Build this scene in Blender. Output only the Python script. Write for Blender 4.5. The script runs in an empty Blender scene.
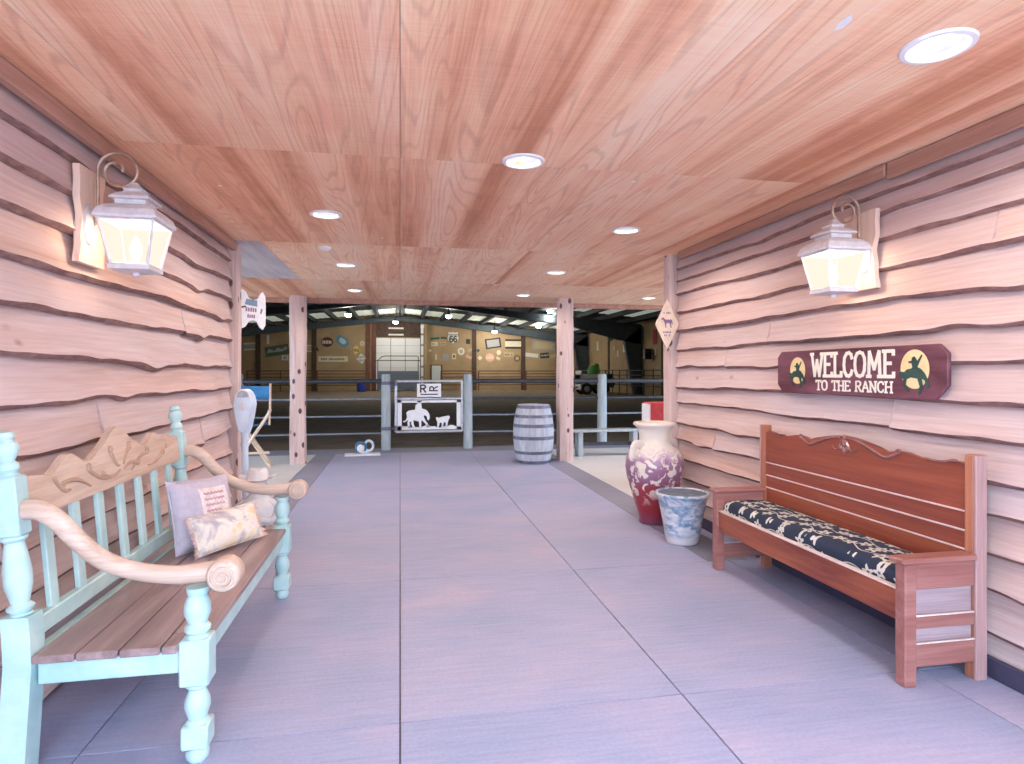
import bpy, bmesh, math, random
from mathutils import Vector, Matrix, noise as mnoise
PI = math.pi
random.seed(7)
scene = bpy.context.scene
COL = scene.collection

# ------------------------------------------------------------------ camera
F, HC, C_, S_ = 610.0, 1.4, 0.98358, 0.18048      # focal length (px of a 1024 frame), eye height, cos/sin of the yaw
cam_data = bpy.data.cameras.new('camera')
cam = bpy.data.objects.new('camera', cam_data); COL.objects.link(cam)
cam.location = (0, 0, HC)
cam.rotation_euler = (PI / 2, 0, -math.asin(S_))
cam_data.sensor_width = 36; cam_data.lens = F * 36 / 1024
cam_data.shift_y = -10 / 1024
cam_data.clip_start = 0.05; cam_data.clip_end = 300
scene.camera = cam

# ------------------------------------------------------------------ light
scene.view_settings.view_transform = 'Standard'
scene.view_settings.look = 'None'
scene.view_settings.exposure = 0.20
scene.view_settings.gamma = 1.0
scene.view_settings.use_curve_mapping = False
w = bpy.data.worlds.new('sky'); scene.world = w; w.use_nodes = True
bg = w.node_tree.nodes['Background']
bg.inputs['Color'].default_value = (0.66, 0.80, 1.0, 1)
bg.inputs['Strength'].default_value = 7.3
sun_d = bpy.data.lights.new('sun', 'SUN'); sun_d.energy = 6.0; sun_d.angle = 0.02; sun_d.color = (1.0, 0.95, 0.88)
sun = bpy.data.objects.new('sun', sun_d); COL.objects.link(sun); sun.location = (0, -20, 30)
sun.rotation_euler = (math.radians(30), 0, math.radians(-15))
try:
    scene.cycles.max_bounces = 10; scene.cycles.diffuse_bounces = 7
    scene.cycles.transparent_max_bounces = 8
    scene.cycles.use_denoising = True
    scene.cycles.sample_clamp_indirect = 8
    scene.cycles.caustics_reflective = False; scene.cycles.caustics_refractive = False
except Exception:
    pass

# ------------------------------------------------------------------ placing
def wallpt(u, v, Y):
    """point of the vertical plane at depth Y that the photo shows at u, v"""
    k = (u - 400) * C_ / F
    d = Y * C_ / (1 - k * S_)
    return k * d, HC + (372 - v) * d / F

# ------------------------------------------------------------------ mesh kit
class MB:
    def __init__(s): s.bm = bmesh.new(); s.mi = 0
    def _f(s, vs):
        try:
            f = s.bm.faces.new(vs); f.material_index = s.mi; return f
        except ValueError:
            return None
    def box(s, x0, x1, y0, y1, z0, z1, bev=0.0, M=None, seg=1):
        b = bmesh.new()
        bmesh.ops.create_cube(b, size=1.0, matrix=Matrix.Translation(((x0+x1)/2, (y0+y1)/2, (z0+z1)/2)) @ Matrix.Diagonal((abs(x1-x0), abs(y1-y0), abs(z1-z0), 1)))
        if bev > 0:
            bmesh.ops.bevel(b, geom=b.edges[:], offset=min(bev, .45*min(abs(x1-x0), abs(y1-y0), abs(z1-z0))), segments=seg, profile=0.5, affect='EDGES')
        s.merge(b, M); return s
    def merge(s, b, M=None):
        mp = {}
        for v in b.verts:
            mp[v] = s.bm.verts.new(M @ v.co if M else v.co)
        for f in b.faces:
            s._f([mp[v] for v in f.verts])
        b.free()
    def tube(s, pts, r, n=10, cap=True, closed=False, ell=None, up=None):
        """sweep; r number or list; ell=(a,b) squashes the section; up fixes the section's frame"""
        pts = [Vector(p) for p in pts]; N = len(pts)
        rs = r if isinstance(r, (list, tuple)) else [r] * N
        rings = []; prev = None
        for i, p in enumerate(pts):
            if closed: t = pts[(i+1) % N] - pts[i-1]
            else: t = pts[min(i+1, N-1)] - pts[max(i-1, 0)]
            t.normalize()
            if up is not None:
                a = Vector(up); a = (a - t * a.dot(t)).normalized()
            elif prev is None:
                a = Vector((0, 0, 1)) if abs(t.z) < .9 else Vector((1, 0, 0))
                a = (a - t * a.dot(t)).normalized()
            else:
                a = (prev - t * prev.dot(t)).normalized()
            prev = a; b = t.cross(a)
            ea, eb = ell or (1, 1)
            rings.append([s.bm.verts.new(p + (a * math.cos(2*PI*k/n) * ea + b * math.sin(2*PI*k/n) * eb) * rs[i]) for k in range(n)])
        for i in range(N if closed else N - 1):
            A, B = rings[i], rings[(i+1) % N]
            for k in range(n): s._f([A[k], A[(k+1) % n], B[(k+1) % n], B[k]])
        if cap and not closed:
            s._f(rings[0][::-1]); s._f(rings[-1])
        return s
    def lathe(s, prof, n=32, c=(0, 0, 0), cap=True, M=None, square=False, wob=None):
        c = Vector(c); rings = []
        for (r, z) in prof:
            ring = []
            for k in range(n):
                a = 2*PI*(k + (.5 if square else 0))/n
                rr = r * (math.sqrt(2) if square else 1) * (1 + (wob(a, z) if wob else 0))
                p = Vector((rr*math.cos(a), rr*math.sin(a), z)) + c
                ring.append(s.bm.verts.new(M @ p if M else p))
            rings.append(ring)
        for A, B in zip(rings, rings[1:]):
            for k in range(n): s._f([A[k], A[(k+1) % n], B[(k+1) % n], B[k]])
        if cap:
            s._f(rings[0][::-1]); s._f(rings[-1])
        return s
    def sphere(s, c, r, n=12, m=8):
        rx, ry, rz = r if isinstance(r, tuple) else (r, r, r)
        b = bmesh.new(); bmesh.ops.create_uvsphere(b, u_segments=n, v_segments=m, radius=1)
        s.merge(b, Matrix.Translation(c) @ Matrix.Diagonal((rx, ry, rz, 1))); return s
    def prism(s, poly, o, a, b, t):
        """polygon in the plane o + x*a + y*b, pushed along a x b by t"""
        o, a, b = Vector(o), Vector(a), Vector(b); nrm = a.cross(b).normalized() * t
        A = [s.bm.verts.new(o + a*x + b*y) for x, y in poly]; B = [s.bm.verts.new(o + a*x + b*y + nrm) for x, y in poly]
        s._f(A[::-1]); s._f(B)
        n = len(poly)
        for k in range(n): s._f([A[k], A[(k+1) % n], B[(k+1) % n], B[k]])
        return s
    def strokes(s, lines, wd, o, a, b, t):
        t0 = t; cnt = 0
        for ln in lines:
            for (x0, y0), (x1, y1) in zip(ln, ln[1:]):
                dx, dy = x1-x0, y1-y0; L = math.hypot(dx, dy) or 1e-6; cnt += 1; t = t0*(1 + .05*(cnt % 9))
                dx, dy = dx/L, dy/L; e = wd*.32; nx, ny = -dy*wd/2, dx*wd/2
                x0_, y0_, x1_, y1_ = x0-dx*e, y0-dy*e, x1+dx*e, y1+dy*e
                s.prism([(x0_-nx, y0_-ny), (x1_-nx, y1_-ny), (x1_+nx, y1_+ny), (x0_+nx, y0_+ny)], o, a, b, t)
        return s
    def grid(s, rows):
        V = [[s.bm.verts.new(p) for p in r] for r in rows]
        for A, B in zip(V, V[1:]):
            for k in range(len(A)-1): s._f([A[k], A[k+1], B[k+1], B[k]])
        return V
    def build(s, name, mats, parent=None, local=False, angle=35, flat=False, recalc=True):
        if parent is not None and not local:
            s.bm.transform(parent_world(parent).inverted())
        if recalc: bmesh.ops.recalc_face_normals(s.bm, faces=s.bm.faces[:])
        me = bpy.data.meshes.new(name); s.bm.to_mesh(me); s.bm.free()
        for m in (mats if isinstance(mats, (list, tuple)) else [mats]): me.materials.append(m)
        if not flat:
            me.shade_smooth(); me.set_sharp_from_angle(angle=math.radians(angle))
        o = bpy.data.objects.new(name, me); COL.objects.link(o)
        if parent is not None: o.parent = parent
        return o

def parent_world(o):
    m = o.matrix_basis.copy()
    while o.parent is not None:
        o = o.parent; m = o.matrix_basis @ m
    return m
def tag(o, label=None, cat=None, group=None, kind=None):
    if label: o['label'] = label
    if cat: o['category'] = cat
    if group: o['group'] = group
    if kind: o['kind'] = kind
    return o
def thing(name, label, cat, loc=(0, 0, 0), rz=0.0, group=None):
    o = bpy.data.objects.new(name, None); COL.objects.link(o)
    o.location = loc; o.rotation_euler = (0, 0, rz); o.empty_display_size = .1
    return tag(o, label, cat, group)
def children(o): return [c for c in COL.objects if c.parent == o]
def copy_tree(o, parent=None):
    c = o.copy(); COL.objects.link(c)
    if parent is not None: c.parent = parent
    for ch in children(o): copy_tree(ch, c)
    return c
def struct(o): o['kind'] = 'structure'; return o

# ------------------------------------------------------------------ materials
class NT:
    def __init__(s, name):
        s.m = bpy.data.materials.new(name); s.m.use_nodes = True
        s.t = s.m.node_tree; s.b = s.t.nodes['Principled BSDF']
    def n(s, typ, **kw):
        x = s.t.nodes.new(typ)
        for k, v in kw.items(): setattr(x, k, v)
        return x
    def l(s, a, b): s.t.links.new(a, b)
    def val(s, sock, v):
        if hasattr(v, 'is_output') or hasattr(v, 'links'): s.l(v, sock)
        else: sock.default_value = v
    def coord(s, scale=(1, 1, 1), island=0.0, add=None):
        tc = s.n('ShaderNodeTexCoord'); mp = s.n('ShaderNodeMapping'); s.l(tc.outputs['Object'], mp.inputs['Vector'])
        mp.inputs['Scale'].default_value = scale
        out = mp.outputs[0]
        if island:
            g = s.n('ShaderNodeNewGeometry'); mu = s.n('ShaderNodeMath', operation='MULTIPLY'); mu.inputs[1].default_value = island
            s.l(g.outputs['Random Per Island'], mu.inputs[0])
            va = s.n('ShaderNodeVectorMath', operation='ADD'); s.l(out, va.inputs[0]); s.l(mu.outputs[0], va.inputs[1]); out = va.outputs[0]
        return out
    def noise(s, vec, scale=1, detail=4, rough=.55, dist=0):
        x = s.n('ShaderNodeTexNoise'); s.l(vec, x.inputs['Vector'])
        x.inputs['Scale'].default_value = scale; x.inputs['Detail'].default_value = detail
        x.inputs['Roughness'].default_value = rough; x.inputs['Distortion'].default_value = dist
        return x.outputs['Fac']
    def math(s, op, a, b=0.0, clamp=False):
        x = s.n('ShaderNodeMath', operation=op); x.use_clamp = clamp; s.val(x.inputs[0], a); s.val(x.inputs[1], b); return x.outputs[0]
    def ramp(s, fac, stops, interp='LINEAR'):
        x = s.n('ShaderNodeValToRGB'); s.l(fac, x.inputs[0]); cr = x.color_ramp; cr.interpolation = interp
        while len(cr.elements) < len(stops): cr.elements.new(.5)
        for e, (p, c) in zip(cr.elements, stops): e.position = p; e.color = (*c, 1) if len(c) == 3 else c
        return x.outputs[0]
    def mix(s, fac, a, b, mode='MIX'):
        x = s.n('ShaderNodeMix', data_type='RGBA', blend_type=mode)
        s.val(x.inputs[0], fac)
        for k, v in ((6, a), (7, b)):
            if hasattr(v, 'links'): s.l(v, x.inputs[k])
            else: x.inputs[k].default_value = (*v, 1)
        return x.outputs[2]
    def done(s, col, rough=.6, metal=0, bump=None, bstr=.2, bdist=.01, spec=None):
        if hasattr(col, 'links'): s.l(col, s.b.inputs['Base Color'])
        else: s.b.inputs['Base Color'].default_value = (*col, 1)
        s.val(s.b.inputs['Roughness'], rough); s.b.inputs['Metallic'].default_value = metal
        if spec is not None: s.b.inputs['Specular IOR Level'].default_value = spec
        if bump is not None:
            bp = s.n('ShaderNodeBump'); bp.inputs['Strength'].default_value = bstr; bp.inputs['Distance'].default_value = bdist
            s.l(bump, bp.inputs['Height']); s.l(bp.outputs[0], s.b.inputs['Normal'])
        return s.m

def m_noise(name, c1, c2, scale=8, rough=.6, metal=0, stretch=(1, 1, 1), bump=.15, island=0.0, lo=.35, hi=.65):
    t = NT(name); v = t.coord(stretch, island)
    n1 = t.noise(v, scale, 5, .6, .3)
    return t.done(t.ramp(n1, [(lo, c1), (hi, c2)]), rough, metal, n1 if bump else None, bump)
def m_wood(name, c1, c2, axis=1, rough=.55, across=14, along=.9, c3=None, bump=.2, island=40.0, lo=.3, hi=.7):
    sc = [across] * 3; sc[axis] = along
    t = NT(name); v = t.coord(tuple(sc), island)
    n1 = t.noise(v, 1, 5, .6, .8)
    sc2 = [across * 7] * 3; sc2[axis] = along * 2.5
    n2 = t.noise(t.coord(tuple(sc2), island), 1, 3, .6, 0)
    col = t.ramp(n1, [(lo, c1), (hi, c2)])
    if c3:
        g = t.n('ShaderNodeNewGeometry'); col = t.mix(t.math('MULTIPLY', g.outputs['Random Per Island'], .8), col, c3)
    col = t.mix(.22, col, t.ramp(n2, [(.3, (.25, .25, .25)), (.7, (.8, .8, .8))]), 'OVERLAY')
    return t.done(col, rough, 0, n2, bump, .004)
def m_emit(name, c, s):
    m = bpy.data.materials.new(name); m.use_nodes = True; t = m.node_tree
    b = t.nodes['Principled BSDF']; b.inputs['Base Color'].default_value = (*c, 1)
    b.inputs['Emission Color'].default_value = (*c, 1); b.inputs['Emission Strength'].default_value = s
    return m

# plywood of the ceiling: broad reddish bands, cathedral grain lines, tone by sheet
t = NT('plywood')
v = t.coord((2.3, .20, 1), 37.0)
n1 = t.noise(v, 1, 2, .5, .35)
lines = t.math('SINE', t.math('MULTIPLY', n1, 190.0))
band = t.noise(t.coord((4.2, .10, 1), 61.0), 1, 3, .55, .2)
fib = t.noise(t.coord((110, 2.2, 1), 11.0), 1, 3, .6)
g = t.n('ShaderNodeNewGeometry')
wn = t.n('ShaderNodeTexWhiteNoise', noise_dimensions='1D'); t.l(g.outputs['Random Per Island'], wn.inputs['W'])
band = t.math('ADD', band, t.math('MULTIPLY', t.math('SUBTRACT', wn.outputs['Value'], .62), .16))
base = t.ramp(band, [(.34, (.92, .64, .44)), (.48, (.90, .55, .35)), (.57, (.76, .39, .235)), (.66, (.58, .245, .125))])
base = t.mix(t.math('MULTIPLY', g.outputs['Random Per Island'], .30), base, (.66, .34, .23))
gl = t.math('MULTIPLY', t.ramp(lines, [(.45, (0, 0, 0)), (1.0, (1, 1, 1))]), .34)
base = t.mix(gl, base, (.52, .24, .16))
base = t.mix(.26, base, t.ramp(fib, [(.3, (.22, .22, .22)), (.72, (.85, .85, .85))]), 'OVERLAY')
saw = t.noise(t.coord((5, 70, 1), 7.0), 1, 3, .6)
blo = t.noise(t.coord((3.2, 2.2, 1), 3.0), 1, 3, .6)
base = t.mix(.14, base, t.ramp(saw, [(.3, (.25, .25, .25)), (.7, (.78, .78, .78))]), 'OVERLAY')
base = t.mix(.20, base, t.ramp(blo, [(.3, (.22, .22, .22)), (.7, (.78, .78, .78))]), 'OVERLAY')
vor = t.n('ShaderNodeTexVoronoi'); t.l(t.coord((1, .62, 1)), vor.inputs['Vector']); vor.inputs['Scale'].default_value = 2.3
base = t.mix(t.ramp(vor.outputs['Distance'], [(.022, (1, 1, 1)), (.03, (0, 0, 0))]), base, (.92, .84, .74))   # filled nail heads
M_PLY = t.done(base, .62, 0, fib, .12, .003)

M_PLYG = m_wood('greyed_plywood', (.46, .42, .44), (.66, .62, .62), 1, .7, 5, .5)
# waney-edged cedar siding
def m_siding(name, seed):
    t = NT(name)
    n1 = t.noise(t.coord((9, .55, 9), 53.0 + seed), 1, 5, .6, 1.0)
    fine = t.noise(t.coord((70, 1.7, 70), 17.0), 1, 4, .65, .2)
    g = t.n('ShaderNodeNewGeometry')
    col = t.ramp(n1, [(.25, (.46, .295, .24)), (.45, (.60, .415, .36)), (.7, (.69, .53, .485))])
    col = t.mix(t.math('MULTIPLY', g.outputs['Random Per Island'], .55), col, (.57, .485, .51))
    gry = t.noise(t.coord((2.2, .5, 2.2), 5.0), 1, 3, .5)
    col = t.mix(t.ramp(gry, [(.42, (0, 0, 0)), (.72, (.65, .65, .65))]), col, (.55, .49, .53))
    col = t.mix(.20, col, t.ramp(fine, [(.32, (.2, .2, .2)), (.7, (.82, .82, .82))]), 'OVERLAY')
    vo = t.n('ShaderNodeTexVoronoi'); t.l(t.coord((1, .55, 1), 9.0), vo.inputs['Vector']); vo.inputs['Scale'].default_value = 3.4
    kn = t.ramp(vo.outputs['Distance'], [(.03, (1, 1, 1)), (.055, (.35, .35, .35)), (.085, (0, 0, 0))])
    col = t.mix(t.math('MULTIPLY', kn, .75), col, (.30, .17, .13))
    return t.done(col, .78, 0, fine, .22, .005)
M_SIDE_L = m_siding('weathered_siding', 0.0)
M_SIDE_R = m_siding('weathered_siding_right', 3.0)
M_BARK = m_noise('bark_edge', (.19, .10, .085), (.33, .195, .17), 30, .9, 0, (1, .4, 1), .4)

# stained concrete
def m_concrete(name, a, b, c, streak=True):
    t = NT(name)
    n1 = t.noise(t.coord((.9, 1.3, 1), 7.0), 1.1, 5, .62, .4)
    n2 = t.noise(t.coord((3.0, 45, 1)), 1, 3, .6, 0) if streak else t.noise(t.coord((20, 20, 1)), 1, 4, .6)
    n3 = t.noise(t.coord((60, 60, 60)), 1, 3, .6)
    col = t.ramp(n1, [(.30, a), (.5, b), (.70, c)])
    col = t.mix(.16, col, t.ramp(n2, [(.3, (.25, .25, .25)), (.7, (.75, .75, .75))]), 'OVERLAY')
    col = t.mix(.16, col, t.ramp(n3, [(.3, (.3, .3, .3)), (.7, (.75, .75, .75))]), 'OVERLAY')
    return t.done(col, t.ramp(n1, [(.3, (.55, .55, .55)), (.7, (.7, .7, .7))]), 0, n2, .12, .003)
M_FLOOR = m_concrete('stained_concrete', (.295, .35, .53), (.36, .385, .565), (.435, .415, .56))
M_BAND = m_concrete('dark_concrete', (.20, .22, .30), (.25, .26, .34), (.30, .30, .37))
M_PALE = m_concrete('pale_concrete', (.56, .56, .56), (.62, .62, .61), (.68, .67, .66), False)
M_JOINT = m_noise('joint_dirt', (.11, .10, .12), (.16, .15, .17), 20, .9)
M_DIRT = m_noise('arena_dirt', (.17, .125, .09), (.25, .185, .13), 1.6, .95, 0, (1, 1, 1), .4)
M_GROUND = m_noise('outside_paving', (.42, .43, .45), (.50, .50, .52), .8, .9)

M_TRIM = m_wood('cedar_trim', (.33, .17, .12), (.50, .28, .21), 1, .7, 12, .8)
M_POST = None
def m_log(name, a, b, c):
    t = NT(name)
    n1 = t.noise(t.coord((9, 9, .8), 3.0), 1, 5, .6, .6)
    fine = t.noise(t.coord((60, 60, 2.0)), 1, 3, .6)
    col = t.ramp(n1, [(.3, a), (.5, b), (.7, c)])
    col = t.mix(.25, col, t.ramp(fine, [(.3, (.2, .2, .2)), (.7, (.8, .8, .8))]), 'OVERLAY')
    vo = t.n('ShaderNodeTexVoronoi'); t.l(t.coord((1, 1, .62), 2.0), vo.inputs['Vector']); vo.inputs['Scale'].default_value = 7.0
    kn = t.ramp(vo.outputs['Distance'], [(.15, (1, 1, 1)), (.22, (0, 0, 0))])
    return t.done(t.mix(kn, col, (.10, .05, .05)), .75, 0, fine, .3, .005)
M_POST = m_log('peeled_log', (.50, .36, .33), (.60, .46, .43), (.68, .54, .51))
M_FPOST = m_noise('grey_fence_wood', (.29, .36, .40), (.45, .50, .52), 6, .85, 0, (3, 3, .5), .3)
M_PINE = m_wood('pale_pine', (.72, .52, .42), (.86, .68, .57), 2, .65, 10, .7)

M_TURQ = m_noise('turquoise_paint', (.38, .60, .60), (.53, .72, .71), 7, .5, 0, (1, 1, 1), .08)
M_BWOOD = m_wood('bleached_wood', (.52, .38, .29), (.73, .57, .46), 1, .6, 13, 1.2)
M_AWOOD = m_wood('pale_arm_wood', (.50, .355, .275), (.70, .55, .45), 0, .55, 14, 1.4)
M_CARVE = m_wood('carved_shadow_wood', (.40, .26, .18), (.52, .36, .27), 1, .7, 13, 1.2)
M_SEATW = m_wood('worn_seat_boards', (.15, .08, .07), (.46, .33, .31), 1, .36, 7, 1.1, (.36, .28, .29), lo=.36, hi=.66)
M_RED = m_wood('red_stained_wood', (.13, .024, .018), (.54, .165, .068), 1, .28, 9, .7, (.27, .065, .04), lo=.36, hi=.64)
M_REDV = m_wood('red_stained_upright', (.30, .105, .065), (.48, .195, .11), 2, .38, 12, .7)
M_REDF = m_wood('faded_red_wood', (.27, .10, .085), (.41, .19, .165), 0, .45, 12, 1.0)
M_REDG = m_wood('greyed_red_wood', (.33, .24, .26), (.47, .38, .41), 0, .55, 14, 1.2)
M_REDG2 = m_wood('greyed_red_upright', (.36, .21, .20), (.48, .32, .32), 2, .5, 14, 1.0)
M_SCROLL = m_noise('polished_mauve_carving', (.24, .10, .09), (.34, .17, .16), 12, .22)
M_EDGE = m_noise('pale_highlight_edge', (.70, .58, .56), (.82, .72, .70), 12, .5)  # pale tone paints in the highlight lines along the settle's panel edges

def m_floral():
    t = NT('navy_floral_cloth')
    tc = t.n('ShaderNodeTexCoord'); sp = t.n('ShaderNodeSeparateXYZ'); t.l(tc.outputs['Object'], sp.inputs[0])
    cx = t.n('ShaderNodeCombineXYZ'); t.l(sp.outputs[1], cx.inputs[0]); t.l(t.math('SUBTRACT', sp.outputs[0], sp.outputs[2]), cx.inputs[1])
    sc = t.n('ShaderNodeVectorMath', operation='SCALE'); t.l(cx.outputs[0], sc.inputs[0]); sc.inputs['Scale'].default_value = 10.0
    vo = t.n('ShaderNodeTexVoronoi', voronoi_dimensions='2D'); t.l(sc.outputs[0], vo.inputs['Vector']); vo.inputs['Scale'].default_value = 1; vo.inputs['Randomness'].default_value = .7
    df = t.n('ShaderNodeVectorMath', operation='SUBTRACT'); t.l(sc.outputs[0], df.inputs[0]); t.l(vo.outputs['Position'], df.inputs[1])
    s2 = t.n('ShaderNodeSeparateXYZ'); t.l(df.outputs[0], s2.inputs[0])
    sc2 = t.n('ShaderNodeSeparateColor'); t.l(vo.outputs['Color'], sc2.inputs[0])
    ang = t.math('ADD', t.math('ARCTAN2', s2.outputs[1], s2.outputs[0]), t.math('MULTIPLY', sc2.outputs[0], 6.28))
    rad = t.math('ADD', t.math('MULTIPLY', t.math('COSINE', t.math('MULTIPLY', ang, 5.0)), .11), .31)
    q = t.math('DIVIDE', vo.outputs['Distance'], rad)
    fl = t.ramp(q, [(.0, (.75, .75, .75)), (.13, (.0, .0, .0)), (.24, (0, 0, 0)), (.30, (1, 1, 1)), (.92, (1, 1, 1)), (1.0, (0, 0, 0))])
    sv = t.n('ShaderNodeSeparateXYZ'); t.l(sc.outputs[0], sv.inputs[0])
    wv = t.math('ADD', t.math('MULTIPLY', sv.outputs[1], .95), t.math('MULTIPLY', t.math('SINE', t.math('MULTIPLY', sv.outputs[0], 1.9)), .26))
    wv = t.math('ABSOLUTE', t.math('SUBTRACT', t.math('FRACT', wv), .5))
    vine = t.ramp(wv, [(.028, (1, 1, 1)), (.042, (0, 0, 0))])
    m = t.math('MAXIMUM', fl, vine)
    col = t.mix(m, (.014, .028, .065), (.66, .68, .62))
    return t.done(col, .8)
M_FLORAL = m_floral()

M_LAV = m_noise('lavender_grey_cloth', (.46, .42, .50), (.53, .49, .57), 30, .9)
M_PATCH = m_noise('cream_pink_patch', (.66, .50, .48), (.80, .74, .70), 28, .9)
t = NT('printed_scene_cloth')
n1 = t.noise(t.coord((7, 7, 9)), 1, 4, .55, .6)
M_PRINT = t.done(t.ramp(n1, [(.30, (.28, .27, .33)), (.42, (.52, .46, .46)), (.52, (.80, .74, .66)), (.62, (.80, .62, .38)), (.74, (.74, .50, .42))]), .9)
M_FRINGE = m_noise('pink_fringe', (.62, .44, .40), (.74, .60, .56), 40, .9)

M_PEWTER = m_noise('weathered_pewter', (.60, .58, .62), (.74, .72, .75), 25, .5, .1)
M_RUST = m_noise('bronze_scroll', (.34, .22, .16), (.46, .33, .26), 20, .45, .6)
def m_pane():
    m = bpy.data.materials.new('frosted_pane'); m.use_nodes = True; t = m.node_tree
    out = t.nodes['Material Output']; t.nodes.remove(t.nodes['Principled BSDF'])
    e = t.nodes.new('ShaderNodeEmission'); e.inputs[0].default_value = (1.0, .89, .74, 1); e.inputs[1].default_value = .93
    tr = t.nodes.new('ShaderNodeBsdfTransparent'); tr.inputs[0].default_value = (1, .95, .88, 1)
    mx = t.nodes.new('ShaderNodeMixShader'); mx.inputs[0].default_value = .92
    t.links.new(tr.outputs[0], mx.inputs[1]); t.links.new(e.outputs[0], mx.inputs[2]); t.links.new(mx.outputs[0], out.inputs[0])
    return m
M_PANE = m_pane()
M_BULB = m_emit('lantern_bulb', (1.0, .88, .70), 9.0)
M_LENS = m_emit('downlight_lens', (1.0, .97, .95), 7.0)
M_BAY = m_emit('high_bay_lens', (.95, .98, 1.0), 16.0)
M_WHITE = m_noise('white_enamel', (.76, .76, .78), (.82, .82, .83), 20, .4, 0, (1, 1, 1), 0)
M_BAFFLE = m_noise('grey_baffle', (.30, .31, .34), (.36, .37, .40), 20, .4, 0, (1, 1, 1), 0)

M_MAROON = m_noise('maroon_board', (.085, .022, .035), (.20, .075, .11), 5, .5, 0, (1, .5, 2.2), .15)
M_CREAM = m_noise('cream_paint', (.80, .78, .66), (.86, .84, .74), 20, .6, 0, (1, 1, 1), 0)
M_MOON = m_noise('moon_paint', (.76, .60, .28), (.84, .70, .40), 14, .6, 0, (1, 1, 1), 0)
M_DKGREEN = m_noise('dark_green_paint', (.015, .05, .045), (.03, .085, .07), 12, .6, 0, (1, 1, 1), 0)
M_PURPLE = m_noise('purple_paint', (.16, .10, .22), (.24, .16, .30), 14, .6, 0, (1, 1, 1), 0)
M_TAN = m_noise('aged_tan_sign', (.62, .50, .40), (.74, .62, .50), 9, .6, 0, (1, 1, 1), .05)

M_BLUE = m_noise('blue_canvas', (.03, .18, .42), (.05, .25, .52), 20, .8)
M_CHAIRW = m_noise('varnished_chair_wood', (.62, .50, .38), (.74, .62, .50), 9, .5, 0, (4, 4, 1), .1)
M_METER = m_noise('pale_blue_enamel', (.56, .68, .82), (.66, .76, .88), 12, .4, 0, (1, 1, 1), .05)
M_METERG = m_noise('meter_window', (.36, .42, .46), (.50, .55, .58), 20, .2, 0, (1, 1, 1), 0)
M_STATUE = m_noise('weathered_cast_stone', (.58, .61, .66), (.76, .76, .77), 9, .8, 0, (1, 1, 1), .3)
M_HAT = m_noise('pale_straw', (.74, .71, .72), (.82, .79, .78), 40, .85)
M_BARREL = m_wood('blue_grey_staves', (.30, .35, .43), (.52, .54, .58), 2, .75, 13, .9, (.33, .40, .52))
M_HOOP = m_noise('hoop_iron', (.11, .11, .16), (.20, .19, .25), 14, .55, .5)
M_PIPE = m_noise('galvanised_pipe', (.42, .46, .52), (.56, .59, .63), 12, .45, .4, (1, 1, 1), 0)
M_PIPED = m_noise('dark_pipe', (.035, .04, .05), (.06, .065, .075), 12, .5, .3, (1, 1, 1), 0)
M_PIPED2 = m_noise('worn_blue_pipe', (.17, .21, .27), (.25, .29, .35), 12, .5, .3, (1, 1, 1), 0)
M_GATEW = m_noise('white_gate_paint', (.74, .76, .80), (.80, .82, .86), 14, .5, 0, (1, 1, 1), 0)
M_BLACK = m_noise('black_paint', (.012, .012, .016), (.03, .03, .035), 14, .5, 0, (1, 1, 1), 0)
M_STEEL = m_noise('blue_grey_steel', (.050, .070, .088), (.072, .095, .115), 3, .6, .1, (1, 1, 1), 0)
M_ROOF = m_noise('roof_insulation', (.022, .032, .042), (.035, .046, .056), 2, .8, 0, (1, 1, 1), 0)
M_SKYL = m_emit('skylight_panel', (.70, .75, .66), .32)
t = NT('tan_board_wall')
n1 = t.noise(t.coord((.7, .7, .9)), 1, 5, .6); n2 = t.noise(t.coord((30, 30, 30)), 1, 3, .6)
c = t.mix(.2, t.ramp(n1, [(.3, (.36, .25, .135)), (.7, (.47, .345, .20))]), t.ramp(n2, [(.3, (.2, .2, .2)), (.7, (.8, .8, .8))]), 'OVERLAY')
M_ARWALL = t.done(c, .8)
M_DKBROWN = m_noise('dark_brown_board', (.06, .035, .025), (.10, .06, .045), 4, .8, 0, (1, 1, 1), 0)
M_RUSTPOST = m_noise('red_brown_post', (.14, .05, .035), (.20, .08, .06), 4, .8, 0, (1, 1, 1), 0)
M_REDP = m_noise('red_box_paint', (.55, .05, .07), (.66, .09, .10), 8, .5, 0, (1, 1, 1), 0)
M_HOSEB = m_noise('blue_hose', (.03, .16, .32), (.06, .26, .44), 14, .5, 0, (1, 1, 1), 0)
M_GREEN = m_noise('bright_green_paint', (.10, .34, .08), (.16, .44, .12), 8, .5, 0, (1, 1, 1), 0)
M_TYRE = m_noise('black_rubber', (.015, .015, .016), (.03, .03, .03), 14, .9, 0, (1, 1, 1), 0)
def flat(name, c, r=.6): return m_noise(name, tuple(x * .92 for x in c), tuple(min(1, x * 1.08) for x in c), 10, r, 0, (1, 1, 1), 0)
M_DRUM = flat('blue_plastic', (.03, .07, .42), .4)
M_BASEB = flat('navy_baseboard', (.055, .052, .10))

# ------------------------------------------------------------------ setting: porch
ZC = 2.56
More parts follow.
